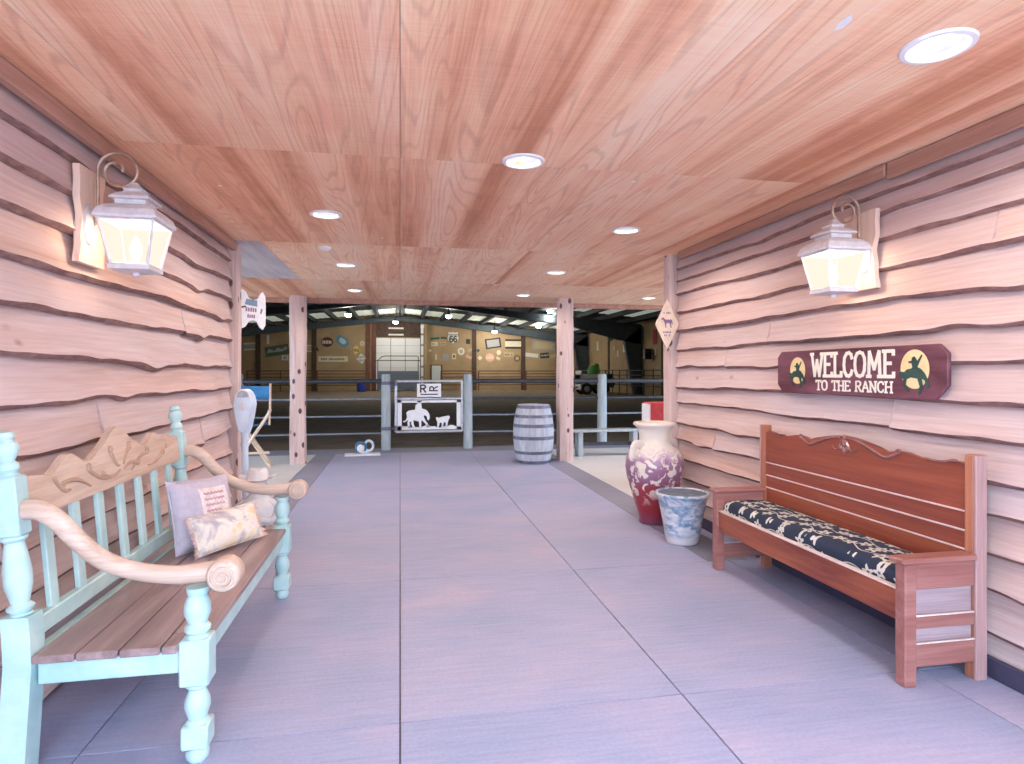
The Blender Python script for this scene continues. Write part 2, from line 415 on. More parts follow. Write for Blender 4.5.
# ceiling of plywood sheets, a round hole where a lamp is sunk
LAMPS = [(1.88, 1.86, .107), (.665, 3.28, .105), (-.535, 4.65, .105), (1.815, 4.73, .105), (-.575, 6.8, .105), (1.78, 6.87, .105), (1.82, 9.0, .10), (-.63, 8.9, .10), (3.82, 9.0, .10)]
mb = MB()
def sheet(x0, x1, y0, y1):
    mb.mi = 2 if (x1 < -1.2 and y0 > 5 and y1 < 8.2) else 0
    g_ = .0012; x0 += g_; x1 -= g_; y0 += g_; y1 -= g_
    hit = [(x, y, r) for x, y, r in LAMPS if x0 < x < x1 and y0 < y < y1]
    if not hit:
        mb.box(x0, x1, y0, y1, ZC, ZC + .018); return
    cx, cy, r = hit[0]; r = r * .86
    angs = [2*PI*k/40 for k in range(40)] + [math.atan2(Y-cy, X-cx) % (2*PI) for X in (x0, x1) for Y in (y0, y1)]
    angs = sorted(angs); inn, out = [], []
    for a in angs:
        c_, s_ = math.cos(a), math.sin(a)
        tt = min(((x1-cx)/c_ if c_ > 1e-9 else (x0-cx)/c_ if c_ < -1e-9 else 1e9), ((y1-cy)/s_ if s_ > 1e-9 else (y0-cy)/s_ if s_ < -1e-9 else 1e9))
        inn.append((cx+r*c_, cy+r*s_)); out.append((cx+tt*c_, cy+tt*s_))
    bv = lambda L, z: [mb.bm.verts.new((x, y, z)) for x, y in L]
    a0, a1, b0, b1 = bv(inn, ZC), bv(inn, ZC+.018), bv(out, ZC), bv(out, ZC+.018)
    n = len(angs)
    for k in range(n):
        j = (k+1) % n
        mb._f([a0[k], b0[k], b0[j], a0[j]][::-1]); mb._f([a1[k], b1[k], b1[j], a1[j]])
        mb._f([a0[k], a0[j], a1[j], a1[k]]); mb._f([b0[k], b1[k], b1[j], b0[j]])
YS = [-.6, 1.15, 3.36, 5.72, 7.95, 9.95]
for iy in range(5):
    xs = [-1.75, -1.22, 0, 1.22, 2.44, 2.95] if iy < 3 else [-4.88, -3.66, -2.44, -1.22, 0, 1.22, 2.44, 3.66, 4.88, 6.1]
    for xa, xb in zip(xs, xs[1:]): sheet(xa, xb, YS[iy], YS[iy+1])
mb.mi = 1
mb.box(-5.2, 6.4, -.6, 9.95, ZC + .15, ZC + .25)
mb.mi = 3; mb.prism([(-.045, -.012), (.0, -.02), (.05, .0), (.03, .018), (-.02, .012)], (1.45, 1.79, ZC - .0006), (0, 1, 0), (1, 0, 0), .001)
struct(mb.build('ceiling', [M_PLY, M_DKBROWN, M_PLYG, M_WHITE], flat=True))
# a strip that masks one seam, and the header where the ceiling ends
mb = MB(); mb.box(-4.9, 6.1, 9.95, 10.06, 2.485, 2.8, .006)
struct(mb.build('trim_header', M_TRIM))

# waney-edged siding
def siding(name, mat, xf, sg, y0, y1, seams, seed, joints, wk=1.0):
    """sg: +1 faces +X. seams: heights of the lower edges, top down"""
    rnd = random.Random(seed); mb = MB()
    tops = [ZC] + seams[:-1]
    for k, (zt, zb) in enumerate(zip(tops, seams)):
        cuts = [y0] + joints.get(k, []) + [y1]
        for ya, yb in zip(cuts, cuts[1:]):
            n = max(8, int((yb-ya)/.035)); ph = [rnd.uniform(0, 6.28) for _ in range(5)]
            am = [rnd.uniform(.2, 1) * a * wk for a in (.020, .013, .006, .002, .001)]; fq = [rnd.uniform(.8, 1.2) * f for f in (1.3, 2.7, 5.5, 11, 23)]
            bumps = [(rnd.uniform(ya, yb), rnd.choice((-1, -1, 1)) * rnd.uniform(.014, .036) * wk, rnd.uniform(.07, .20)) for _ in range(max(1, int((yb-ya)*.55)))]
            dep = rnd.uniform(.052, .064)
            def edge(y):
                z = sum(a*math.sin(f*y+p) for a, f, p in zip(am, fq, ph))
                return z + sum(h*math.exp(-((y-c)/s)**2) for c, h, s in bumps)
            rows = [[] for _ in range(8)]
            for i in range(n+1):
                y = ya + .0015 + (yb-ya-.003)*i/n; e = edge(y) if zb > .05 else 0; z0 = zb + e; z1 = zt + .055 if k else ZC - .002
                bl = .0025*math.sin(9*y + ph[0]) + .004*math.sin(2.2*y+ph[1])
                for j, (f, o) in enumerate(((1, .004), (.75, .014), (.5, .026), (.25, .038), (.10, dep - .003), (.085 + .02*math.sin(13*y+ph[2])*math.sin(5*y+ph[3]), dep - .002), (0, dep - .024), (.012, -.004))):
                    zz = z0 + (z1-z0)*f
                    rows[j].append((xf + sg*(o + (bl if j < 6 else 0)), y, zz))
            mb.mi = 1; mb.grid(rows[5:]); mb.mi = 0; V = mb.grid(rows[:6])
            for side in (0, -1):
                mb._f([r[side] for r in V])
    return mb, mat, name
BACK = .12
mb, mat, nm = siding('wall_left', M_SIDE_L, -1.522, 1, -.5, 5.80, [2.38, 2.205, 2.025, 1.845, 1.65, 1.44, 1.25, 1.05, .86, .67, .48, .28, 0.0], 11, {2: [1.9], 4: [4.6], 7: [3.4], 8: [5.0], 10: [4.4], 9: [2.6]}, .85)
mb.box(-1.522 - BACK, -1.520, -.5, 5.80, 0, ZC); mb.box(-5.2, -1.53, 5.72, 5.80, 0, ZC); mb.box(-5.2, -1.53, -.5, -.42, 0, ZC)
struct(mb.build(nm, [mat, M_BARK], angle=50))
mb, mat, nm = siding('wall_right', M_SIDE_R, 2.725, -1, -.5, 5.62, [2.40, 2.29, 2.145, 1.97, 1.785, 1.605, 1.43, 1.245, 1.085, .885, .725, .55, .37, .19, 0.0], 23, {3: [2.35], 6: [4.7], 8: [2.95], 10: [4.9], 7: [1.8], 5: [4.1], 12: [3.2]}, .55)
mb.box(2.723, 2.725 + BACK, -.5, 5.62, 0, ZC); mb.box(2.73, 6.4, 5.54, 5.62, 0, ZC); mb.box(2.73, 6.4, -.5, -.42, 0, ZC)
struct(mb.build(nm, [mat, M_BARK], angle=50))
# boards along the top of the walls
mb = MB(); mb.box(-1.475, -1.43, -.5, 5.78, ZC - .082, ZC - .003, .006); struct(mb.build('trim_left', M_TRIM))
mb = MB(); mb.box(2.635, 2.675, 2.95, 5.5, ZC - .075, ZC - .003, .006); mb.box(2.645, 2.675, -.5, 2.945, ZC - .095, ZC - .003, .006); struct(mb.build('trim_right', M_TRIM))
mb = MB(); mb.box(2.655, 2.678, -.5, 5.5, 0.0, .095, .005); struct(mb.build('baseboard_right', M_BASEB))

def log(name, label, x, y, r, z1, mat, seed, sq=0.0, group=None):
    mb = MB(); n = 24; rnd = random.Random(seed); ph = [rnd.uniform(0, 6.28) for _ in range(6)]
    rings = []; m = 34
    for i in range(m+1):
        z = z1*i/m; ring = []
        for k in range(n):
            a = 2*PI*k/n
            q = (1/max(abs(math.cos(a)), abs(math.sin(a))))**sq
            rr = r*q*(1 + .025*math.sin(3*z+ph[0]) + .03*math.sin(2*a+ph[1]+z) + .02*math.sin(3*a+2.3*z+ph[2]) + .012*math.sin(11*z+ph[3]+2*a))
            ring.append((x + rr*math.cos(a), y + rr*math.sin(a), z))
        rings.append(ring + [ring[0]])
    V = mb.grid(rings)
    bmesh.ops.remove_doubles(mb.bm, verts=mb.bm.verts[:], dist=1e-5)
    mb.bm.verts.ensure_lookup_table()
    bmesh.ops.holes_fill(mb.bm, edges=[e for e in mb.bm.edges if e.is_boundary], sides=0)
    mb.bm.transform(Matrix.Translation((-x, -y, 0)))
    o = mb.build(name, mat); o.location = (x, y, 0)
    return tag(o, label, 'post', group)
log('log_post', 'knotty pink log post behind the turquoise bench, beside the blue canvas chair', -1.54, 9.80, .125, ZC, M_POST, 3, .35)
log('log_post', 'squared knotty pink log post standing right beside the weathered barrel', 2.58, 9.40, .125, ZC, M_POST, 5, .7)
log('corner_post', 'narrow knotty timber post closing the far end of the left siding wall', -1.485, 5.875, .060, ZC, M_POST, 8, .8)
log('corner_post', 'narrow peeled timber post behind the diamond sign at the right wall end', 2.665, 5.70, .062, ZC, M_POST, 9, .8)

# ------------------------------------------------------------------ floor and ground
mb = MB()
gx = [-1.75, -1.156, 0, 1.205, 2.40, 2.80]; gy = [-.5, .8, 2.475, 4.17, 7.45, 10.9]
def slab(x0, x1, y0, y1, mi, g_=.0035):
    mb.mi = mi; mb.box(x0+g_, x1-g_, y0+g_, y1-g_, -.10, 0, .0008)
for xa, xb in zip(gx, gx[1:]):
    for ya, yb in zip(gy[:3], gy[1:4]): slab(xa, xb, ya, yb, 0)
for xa, xb in zip([-1.08, 0, 1.205], [0, 1.205, 2.24]):
    for ya, yb in zip([4.17, 7.45], [7.45, 10.75]): slab(xa, xb, ya, yb, 0, .003)
for xa, xb in ((-1.40, -1.08), (2.24, 2.56)): slab(xa, xb, 4.17, 10.75, 1, .002)
slab(-1.75, -1.40, 4.17, 5.8, 0); slab(2.56, 2.80, 4.17, 5.6, 0)
slab(-5.2, -1.40, 5.8, 10.75, 2, .002); slab(2.56, 6.4, 5.6, 10.75, 2, .002)
slab(-5.2, 6.4, 10.75, 11.45, 1, .002)
mb.mi = 3; mb.box(-5.2, 6.4, -.5, 11.45, -.2, -.008)
struct(mb.build('floor', [M_FLOOR, M_BAND, M_PALE, M_JOINT], flat=True))
mb = MB(); mb.box(-45, 45, -60, 10.4, -.5, -.21); mb.mi = 0
mb.box(-45, 45, -60, -.51, -.21, -.03)
mb.box(-45, -5.21, -.5, 10.4, -.21, -.03); mb.box(6.41, 45, -.5, 10.4, -.21, -.03)
struct(mb.build('ground', M_GROUND, flat=True))
mb = MB(); mb.grid([[(-13, 11.45 + (47.9-11.45)*j/60, .03*mnoise.noise((0 + i*.4, j*.7, 2)) * (1 if 2 < j else 0) - .02) for i in range(31)] if False else [(-15 + i, 11.45 + (47.9-11.45)*j/60, (.035*mnoise.noise((i*.45, j*.7, 2)) if j > 1 else 0) - .03) for i in range(31)] for j in range(61)])
mb.box(-15, 15, 11.3, 47.9, -.5, -.12)
struct(mb.build('floor_arena', M_DIRT))

# ------------------------------------------------------------------ setting: riding arena
YB, XW, ZR, SL = 47.8, 15.0, 5.75, .084
roofz = lambda x: ZR - abs(x)*SL
mb = MB()
mb.prism([(-XW, -.1), (XW, -.1), (XW, roofz(XW) + .13), (0, ZR + .13), (-XW, roofz(XW) + .13)], (0, YB + .15, 0), (1, 0, 0), (0, 0, 1), .15)
mb.mi = 1
for u, wd in ((258, .35), (314, .35), (474, .35), (523, .35), (558, .4)):
    x, _ = wallpt(u, 340, YB); mb.box(x - wd/2, x + wd/2, YB - .08, YB, -.1, roofz(x) - .05)
mb.mi = 2
for u in (368, 374):
    x, _ = wallpt(u, 340, YB); mb.box(x - .16, x + .16, YB - .12, YB, -.1, roofz(x) - .05)
mb.mi = 1
x0, z0 = wallpt(375.5, 337, YB); x1, z1 = wallpt(421, 318, YB)
mb.box(x0, x1, YB - .06, YB, z0, roofz(x1) - .1)
struct(mb.build('wall_arena_back', [M_ARWALL, M_DKBROWN, M_RUSTPOST], flat=True))
mb = MB(); mb.box(XW, XW + .15, 10.3, YB, -.1, roofz(XW) + .12); mb.mi = 1
for y in (42.5, 33.2, 27.5): mb.box(XW - .06, XW, y - .15, y + .15, -.1, roofz(XW))
struct(mb.build('wall_arena_right', [M_ARWALL, M_DKBROWN], flat=True))
mb = MB(); mb.box(-XW - .15, -XW, 10.3, YB, -.1, roofz(XW) + .12); struct(mb.build('wall_arena_left', M_ARWALL, flat=True))
mb = MB(); mb.box(-XW, XW, 10.08, 10.25, 2.7, roofz(XW)); mb.box(-XW, -5.3, 10.08, 10.25, -.1, 2.7); mb.box(6.5, XW, 10.08, 10.25, -.1, 2.7)
mb.prism([(-XW, roofz(XW) - .02), (XW, roofz(XW) - .02), (XW, roofz(XW) + .12), (0, ZR + .12), (-XW, roofz(XW) + .12)], (0, 10.25, 0), (1, 0, 0), (0, 0, 1), .17)
struct(mb.build('wall_arena_front', M_DKBROWN, flat=True))
mb = MB()
for sg in (-1, 1):
    mb.prism([(0, ZR + .12), (sg*(XW+.3), roofz(XW+.3) + .12), (sg*(XW+.3), roofz(XW+.3) + .2), (0, ZR + .2)], (0, YB + .2, 0), (1, 0, 0), (0, 0, 1), YB + .2 - 10.1)
    for k in range(10):                                             # purlins
        x = sg*(.15 + k*1.52); mb.box(x - .11, x + .11, 10.3, YB, roofz(x) - .14, roofz(x) + .12)
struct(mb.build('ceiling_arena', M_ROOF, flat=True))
NW = [0]
def skylights(ya, yb):
    for sg in (-1, 1):
        for k in range(9):
            xa, xb = sg*(.30 + k*1.52), sg*(1.52 + k*1.52)
            if sg < 0 and k > 7: continue
            mb = MB(); n = 12
            rows = []
            for (f, dz) in ((0, .085), (1, .085)):
                pass
            L = [xa + (xb-xa)*i/n for i in range(n+1)]
            A = [(x, ya, roofz(x) + .09 + .012*math.sin(i*PI/2)) for i, x in enumerate(L)]; B = [(x, yb, z) for (x, _, z) in A]
            mb.grid([A, B]); mb.grid([[(x, y, z + .02) for x, y, z in A], [(x, y, z + .02) for x, y, z in B]])
            NW[0] += 1; struct(mb.build('window_%d' % NW[0], M_SKYL))
skylights(43.2, 46.8)
skylights(29.5, 34.5)
def frame(y, label, dep0, dep1, knee):
    t_ = thing('steel_frame', label, 'steel frame', (0, y, 0))
    for sg in (-1, 1):
        mb = MB(); P = [(0, ZR - .13), (sg*6, roofz(6) - .13), (sg*14.9, roofz(14.9) - .13), (sg*14.9, roofz(14.9) - knee), (sg*13.5, roofz(13.5) - knee*.92), (sg*10, roofz(10) - dep1), (0, ZR - dep0)]
        mb.prism(P, (0, .01, 0), (1, 0, 0), (0, 0, 1), .02)
        for (a, b) in ((P[0], P[2]), (P[6], P[5]), (P[5], P[4])):    # flanges
            ang = math.atan2(b[1]-a[1], b[0]-a[0]); L = math.hypot(b[0]-a[0], b[1]-a[1])
            Mx = Matrix.Translation((a[0], 0, a[1])) @ Matrix.Rotation(-ang, 4, 'Y')
            mb.box(0, L, -.12, .12, -.012, .012, 0, Mx)
        mb.build('rafter', M_STEEL, t_, local=True, flat=True)
        mb = MB()
        mb.prism([(sg*14.9, 0), (sg*14.9, roofz(14.9) - .2), (sg*13.75, roofz(13.75) - knee*.95), (sg*14.4, 0)], (0, .01, 0), (1, 0, 0), (0, 0, 1), .02)
        mb.box(sg*14.9 - .012, sg*14.9 + .012, -.15, .15, 0, roofz(14.9) - .2)
        a, b = (sg*14.4, 0), (sg*13.75, roofz(13.75) - knee*.95); ang = math.atan2(b[0]-a[0], b[1]-a[1]); L = math.hypot(b[0]-a[0], b[1]-a[1])
        mb.box(-.012, .012, -.15, .15, 0, L, 0, Matrix.Translation((a[0], 0, 0)) @ Matrix.Rotation(ang, 4, 'Y'))
        mb.build('column', M_STEEL, t_, local=True, flat=True)
    return t_
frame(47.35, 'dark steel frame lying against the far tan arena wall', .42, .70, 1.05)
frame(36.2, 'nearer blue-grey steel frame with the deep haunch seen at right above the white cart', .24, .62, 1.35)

# high bay lamps
for u, v_, Y in ((348, 314, 37.5), (448.5, 315.5, 38.5), (550, 310.5, 36.0), (395.5, 321.5, 44.5), (494.5, 331, 45.5), (538.5, 326, 44.8)):
    x, z = wallpt(u, v_, Y)
    zr = roofz(x) - .0
    t_ = thing('high_bay_lamp', 'round white high bay lamp shining under the dark arena roof', 'lamp', (x, Y, z), 0, 'high bay lamps of the riding arena')
    mb = MB(); mb.lathe([(.05, .34), (.09, .30), (.10, .12), (.20, .02), (.22, 0.0), (.20, .0)], 20); mb.build('reflector', M_STEEL, t_, local=True)
    mb = MB(); mb.lathe([(.19, .006), (.185, -.06), (.15, -.13), (.06, -.17)], 20); mb.build('lens', M_BAY, t_, local=True)
    mb = MB(); mb.tube([(0, 0, .33), (0, 0, zr - z + .115)], .015, 6); mb.build('hanger', M_STEEL, t_, local=True)
    ld = bpy.data.lights.new('high_bay_light', 'POINT'); ld.energy = 230 if u < 530 else 110; ld.color = (1.0, .93, .82); ld.shadow_soft_size = .25
    lo = bpy.data.objects.new('high_bay_light', ld); COL.objects.link(lo); lo.parent = t_; lo.location = (0, 0, -.45)

# recessed lamps of the porch
LL = ['large recessed round lamp in the plywood, nearest above the red bench', 'round recessed lamp shining in the middle of the plywood ceiling',
      'recessed lamp nearest the left siding, just before the wall ends', 'recessed lamp between middle ceiling lamp and the right siding corner post',
      'recessed lamp in the dark reddish sheet right above the left log post', 'recessed lamp in line with the barrel, halfway between wall end and header',
      'small recessed lamp close to the header just before the right log post', 'small recessed lamp close to the header just right of the left log post', 'small recessed lamp at far right by the diamond sign post']
for (x, y, r), lb in zip(LAMPS, LL):
    t_ = thing('recessed_lamp', lb, 'ceiling light', (x, y, ZC), 0, 'recessed lamps in the plywood ceiling')
    mb = MB(); mb.lathe([(r*.80, .012), (r*.82, -.006), (r*.92, -.012), (r*1.08, -.010), (r*1.12, -.001)], 40, cap=False); mb.build('trim_ring', M_WHITE, t_, local=True)
    mb = MB(); mb.lathe([(r*.80, .010), (r*.77, .022), (r*.70, .038), (r*.64, .050)], 40, cap=False); mb.build('baffle', M_BAFFLE, t_, local=True)
    mb = MB(); mb.lathe([(r*.64, .049), (r*.5, .040), (r*.2, .036)], 32); mb.build('lens', M_LENS, t_, local=True)
    ld = bpy.data.lights.new('recessed_light', 'SPOT'); ld.energy = 40; ld.spot_size = 2.95; ld.spot_blend = .5; ld.color = (1, .84, .73); ld.shadow_soft_size = .05
    lo = bpy.data.objects.new('recessed_light', ld); COL.objects.link(lo); lo.parent = t_; lo.location = (0, 0, -.02)

mb = MB(); mb.lathe([(.055, 0), (.055, -.012), (.035, -.028), (.01, -.03)], 24)
o = mb.build('smoke_detector', M_WHITE); o.location = (-.684, 5.88, ZC); tag(o, 'little pale round detector on the dark ceiling sheet behind the seam', 'detector')

# ------------------------------------------------------------------ wall lanterns
def wav(y0, y1, z0, z1, seed):
    rnd = random.Random(seed); n = 16; p = rnd.uniform(0, 6)
    wv = lambda q, k: .010*math.sin(17*q+p+k) + .006*math.sin(41*q+k*2)
    L = [(y0 + wv(z0 + (z1-z0)*i/n, 0), z0 + (z1-z0)*i/n) for i in range(n+1)]
    R = [(y1 + wv(z0 + (z1-z0)*i/n, 2), z0 + (z1-z0)*i/n) for i in range(n+1)]
    return L + R[::-1]
def lantern(xw, sg, y, zb, label_l, label_b):
    # board on the siding
    mb = MB(); mb.prism(wav(-.112, .112, -.185, .265, 3 if sg > 0 else 4), (sg*.0, 0, 0), (0, 1, 0), (0, 0, 1), .03*1) if sg > 0 else mb.prism([(-a, b) for a, b in wav(-.112, .112, -.185, .265, 4)], (0, 0, 0), (0, -1, 0), (0, 0, 1), .03)
    bo = mb.build('mounting_board', M_PINE); bo.location = (xw, y + .04, zb + .205); tag(bo, label_b, 'board')
    xb = xw + sg*.03
    xc = xw + sg*.235
    t_ = thing('wall_lantern', label_l, 'lantern', (xc, y, zb))
    R = sg
    wx = xb - xc                                                   # board face seen from the lantern's axis
    mb = MB(); mb.lathe([(.062, 0), (.062, .012), (.05, .02), (.02, .024)], 20, M=Matrix.Translation((wx, 0, .205)) @ Matrix.Rotation(sg*PI/2, 4, 'Y') @ Matrix.Diagonal((1.5, .85, 1, 1)))
    mb.build('wall_plate', M_PEWTER, t_, local=True)
    # scroll: out of the plate, up, over and curled in
    pts = [(wx + sg*.015, 0, .20), (wx + sg*.04, 0, .22)]
    cx, cz, r0 = wx + sg*.125, .468, .085
    pts += [(cx - sg*r0, 0, .26), (cx - sg*r0, 0, .36)]
    for k in range(50):
        a = PI - k*PI/16; r = r0 if k < 18 else r0*(1 - (k-18)/40)
        pts.append((cx + sg*r*math.cos(a)*1.0 + sg*(.0 if k < 16 else .0), 0, cz + r*math.sin(a)))
    mb = MB(); mb.tube(pts, [.008]*len(pts), 8); 
    mb.tube([(0, 0, .39), (0, 0, .41), (sg*-.012, 0, .425)], .007, 6)
    mb.build('scroll', M_RUST, t_, local=True)
    # hood
    mb = MB(); mb.lathe([(.132, .222), (.134, .234), (.122, .264), (.096, .287), (.074, .294), (.067, .298), (.067, .318), (.086, .321), (.083, .333), (.060, .352), (.041, .362), (.038, .372), (.045, .376), (.026, .391), (.013, .405), (.011, .412)], 4, square=True)
    mb.build('hood', M_PEWTER, t_, local=True, angle=20)
    # cage: bottom tray, corner bars, top and bottom rails
    B, T, zB, zT = .078, .117, .012, .222
    mb = MB()
    mb.lathe([(.062, -.014), (.088, -.008), (.088, .012), (.078, .014)], 4, square=True)
    mb.sphere((0, 0, -.022), (.018, .018, .014))
    for a, b in ((-1, -1), (1, -1), (1, 1), (-1, 1)):
        mb.tube([(a*B, b*B, zB), (a*T, b*T, zT)], .0075, 4)
    for (h, z) in ((B, zB + .004), (T, zT - .004)):
        for k in range(4):
            p = [(-h, -h), (h, -h), (h, h), (-h, h)]
            mb.tube([(*p[k], z), (*p[(k+1) % 4], z)], .0065, 4)
    mb.build('cage', M_PEWTER, t_, local=True, angle=30)
    for k in range(4):
        mb = MB(); c_ = [(-1, -1), (1, -1), (1, 1), (-1, 1)]; a, b = c_[k], c_[(k+1) % 4]
        e = .97
        vs = [mb.bm.verts.new((a[0]*B*e, a[1]*B*e, zB)), mb.bm.verts.new((b[0]*B*e, b[1]*B*e, zB)), mb.bm.verts.new((b[0]*T*e, b[1]*T*e, zT)), mb.bm.verts.new((a[0]*T*e, a[1]*T*e, zT))]
        mb._f(vs); mb.build('pane', M_PANE, t_, local=True, flat=True)
    mb = MB(); mb.lathe([(.012, .02), (.014, .05), (.026, .085), (.022, .12), (.006, .155)], 16); mb.build('bulb', M_BULB, t_, local=True)
    ld = bpy.data.lights.new('lantern_light', 'POINT'); ld.energy = 52; ld.color = (1.0, .72, .48); ld.shadow_soft_size = .05
    lo = bpy.data.objects.new('lantern_light', ld); COL.objects.link(lo); lo.parent = t_; lo.location = (0, 0, .185)
    return t_
lantern(-1.475, 1, 3.19, 1.888, 'lit pewter wall lantern with curled bronze scroll on the left siding above the turquoise bench', 'pale pine board behind the lantern on the left siding')
lantern(2.672, -1, 3.10, 1.858, 'lit pewter wall lantern on the right siding above the welcome sign', 'pale waney pine board behind the lantern on the right siding')

# ------------------------------------------------------------------ stroke letters
LET = {
 'W': [[(0, 1), (.24, 0), (.45, .72), (.66, 0), (.9, 1)], [(-.1, 1), (.12, 1)], [(.78, 1), (1, 1)]],
 'E': [[(.08, 0), (.08, 1)], [(-.05, 1), (.62, 1), (.62, .86)], [(.08, .52), (.46, .52)], [(-.05, 0), (.64, 0), (.64, .15)]],
 'L': [[(.08, 0), (.08, 1)], [(-.05, 1), (.24, 1)], [(-.05, 0), (.58, 0), (.58, .18)]],
 'C': [[(.64, .76), (.58, .92), (.42, 1), (.24, .97), (.08, .8), (.03, .5), (.08, .2), (.24, .03), (.42, 0), (.58, .08), (.65, .24)]],
 'O': [[(.38, 1), (.18, .95), (.05, .76), (.02, .5), (.05, .24), (.18, .05), (.38, 0), (.58, .05), (.71, .24), (.74, .5), (.71, .76), (.58, .95), (.38, 1)]],
 'M': [[(.08, 0), (.12, 1), (.45, .3), (.78, 1), (.84, 0)], [(-.04, 0), (.2, 0)], [(.72, 0), (.96, 0)]],
 'T': [[(.35, 0), (.35, 1)], [(0, .84), (0, 1), (.7, 1), (.7, .84)], [(.2, 0), (.5, 0)]],
 'H': [[(.08, 0), (.08, 1)], [(.66, 0), (.66, 1)], [(.08, .52), (.66, .52)], [(-.03, 0), (.2, 0)], [(-.03, 1), (.2, 1)], [(.55, 0), (.78, 0)], [(.55, 1), (.78, 1)]],
 'R': [[(.08, 0), (.08, 1), (.46, 1), (.62, .9), (.64, .74), (.56, .58), (.4, .5), (.08, .5)], [(.36, .5), (.66, 0), (.74, 0)], [(-.03, 0), (.2, 0)]],
 'A': [[(0, 0), (.36, 1), (.72, 0)], [(.14, .36), (.58, .36)], [(-.1, 0), (.12, 0)], [(.6, 0), (.82, 0)]],
 'N': [[(.08, 0), (.08, 1), (.66, 0), (.66, 1)], [(-.04, 0), (.2, 0)], [(-.06, 1), (.1, 1)], [(.55, 1), (.78, 1)]],
 '6': [[(.56, .88), (.42, 1), (.22, .94), (.08, .66), (.06, .3), (.16, .06), (.34, 0), (.54, .08), (.6, .3), (.52, .5), (.34, .56), (.12, .42)]],
}
ADV = {'W': 1.06, 'E': .82, 'L': .76, 'C': .84, 'O': .94, 'M': 1.08, 'T': .84, 'H': .9, 'R': .86, 'A': .88, 'N': .9, '6': .76, ' ': .5}
def text_lines(s):
    x = 0; out = []
    for ch in s:
        for ln in LET.get(ch, []): out.append([(px + x, py) for px, py in ln])
        x += ADV[ch]
    return out, x - .12
def put_text(mb, s, o, a, b, width, height, wd, t):
    L, W = text_lines(s); k = width/W
    mb.strokes([[(x*k, y*height) for x, y in ln] for ln in L], wd, o, a, b, t)
def marks(mb, o, a, b, x0, x1, y, h, n, t, seed):
    """a row of worn marks too small to read"""
    rnd = random.Random(seed); p = (x1-x0)/n
    for k in range(n):
        if rnd.random() < .12: continue
        xa = x0 + p*k; mb.prism([(xa, y), (xa + p*.66, y), (xa + p*.66, y + h*rnd.uniform(.7, 1)), (xa, y + h*rnd.uniform(.7, 1))], o, a, b, t)

# welcome sign
YM = 3.24
t_ = thing('welcome_sign', 'maroon board sign lettered WELCOME TO THE RANCH on the right siding above the red bench', 'sign', (2.664, YM, 1.40))
a_, b_ = Vector((0, -1, 0)), Vector((0, 0, 1))                      # runs towards the camera, reads left to right
mb = MB(); L_, H_, ch_ = .685, .142, .055
poly = [(-L_, -H_ + ch_), (-L_ + ch_, -H_), (L_ - ch_*1.3, -H_), (L_, -H_ + ch_*1.4), (L_, H_ - ch_*.9), (L_ - ch_, H_), (-L_ + ch_*.8, H_), (-L_, H_ - ch_*.7)]
mb.prism(poly, (0, 0, 0), a_, b_, -.024 if a_.cross(b_).x > 0 else .024)
bmesh.ops.bevel(mb.bm, geom=mb.bm.edges[:], offset=.004, segments=1, affect='EDGES')
mb.build('board', M_MAROON, t_, local=True)
mb = MB(); put_text(mb, 'WELCOME', (-.024, .315, -.025), a_, b_, .675, .140, .020, .003); put_text(mb, 'TO THE RANCH', (-.024, .275, -.113), a_, b_, .62, .058, .0095, .003)
mb.build('lettering', M_CREAM, t_, local=True, flat=True)
BUCK = [(-.95, .10), (-.80, .22), (-.62, .18), (-.45, .32), (-.20, .36), (-.10, .42), (-.14, .62), (-.34, .66), (-.36, .72), (-.16, .76), (-.12, .92), (.02, .98), (.10, .88), (.20, .74), (.44, 1.06), (.50, 1.02), (.30, .66), (.20, .44), (.42, .34), (.66, .10), (.82, -.22), (.92, -.52), (.80, -.62), (.70, -.50), (.64, -.22), (.46, -.14), (.52, -.52), (.34, -.92), (.20, -.90), (.34, -.52), (.20, -.14), (-.20, -.08), (-.46, -.18), (-.52, -.46), (-.30, -.74), (-.40, -.84), (-.70, -.50), (-.66, -.18), (-.84, -.06)]
for yy, zz, r in ((-.462, .0, .085), (.490, .005, .098)):
    yy = -yy if False else yy
    mb = MB(); mb.prism([(r*math.cos(2*PI*k/32)*.92, r*1.05*math.sin(2*PI*k/32)) for k in range(32)], (-.024, -yy, zz + .01), a_, b_, .002); mb.build('moon', M_MOON, t_, local=True, flat=True)
    mb = MB(); k_ = r*1.06
    mb.prism([(x*k_, y*k_) for x, y in BUCK], (-.027, -yy, zz - .025), a_, b_, .002); mb.build('bucking_horse', M_DKGREEN, t_, local=True, flat=True)

# diamond sign on the right corner post
t_ = thing('diamond_sign', 'tan diamond-shaped sign with a purple horse on the right corner post', 'sign', (2.535, 5.52, 1.86), math.radians(-8))
a_, b_ = Vector((1, 0, 0)), Vector((0, 0, 1))
mb = MB(); mb.prism([(0, -.245), (.118, 0), (0, .245), (-.118, 0)], (0, .01, 0), a_, b_, .012)
bmesh.ops.bevel(mb.bm, geom=mb.bm.edges[:], offset=.003, segments=1, affect='EDGES'); mb.build('plate', M_TAN, t_, local=True)
HORSE = [(-.98, .55), (-.70, .80), (-.52, .62), (-.28, .42), (.30, .40), (.62, .46), (.80, .20), (.92, -.30), (.78, -.30), (.70, .0), (.62, -.25), (.70, -.85), (.52, -.85), (.44, -.30), (.30, -.12), (-.10, -.12), (-.18, -.35), (-.14, -.85), (-.30, -.85), (-.38, -.20), (-.50, .15), (-.74, .42), (-.92, .40)]
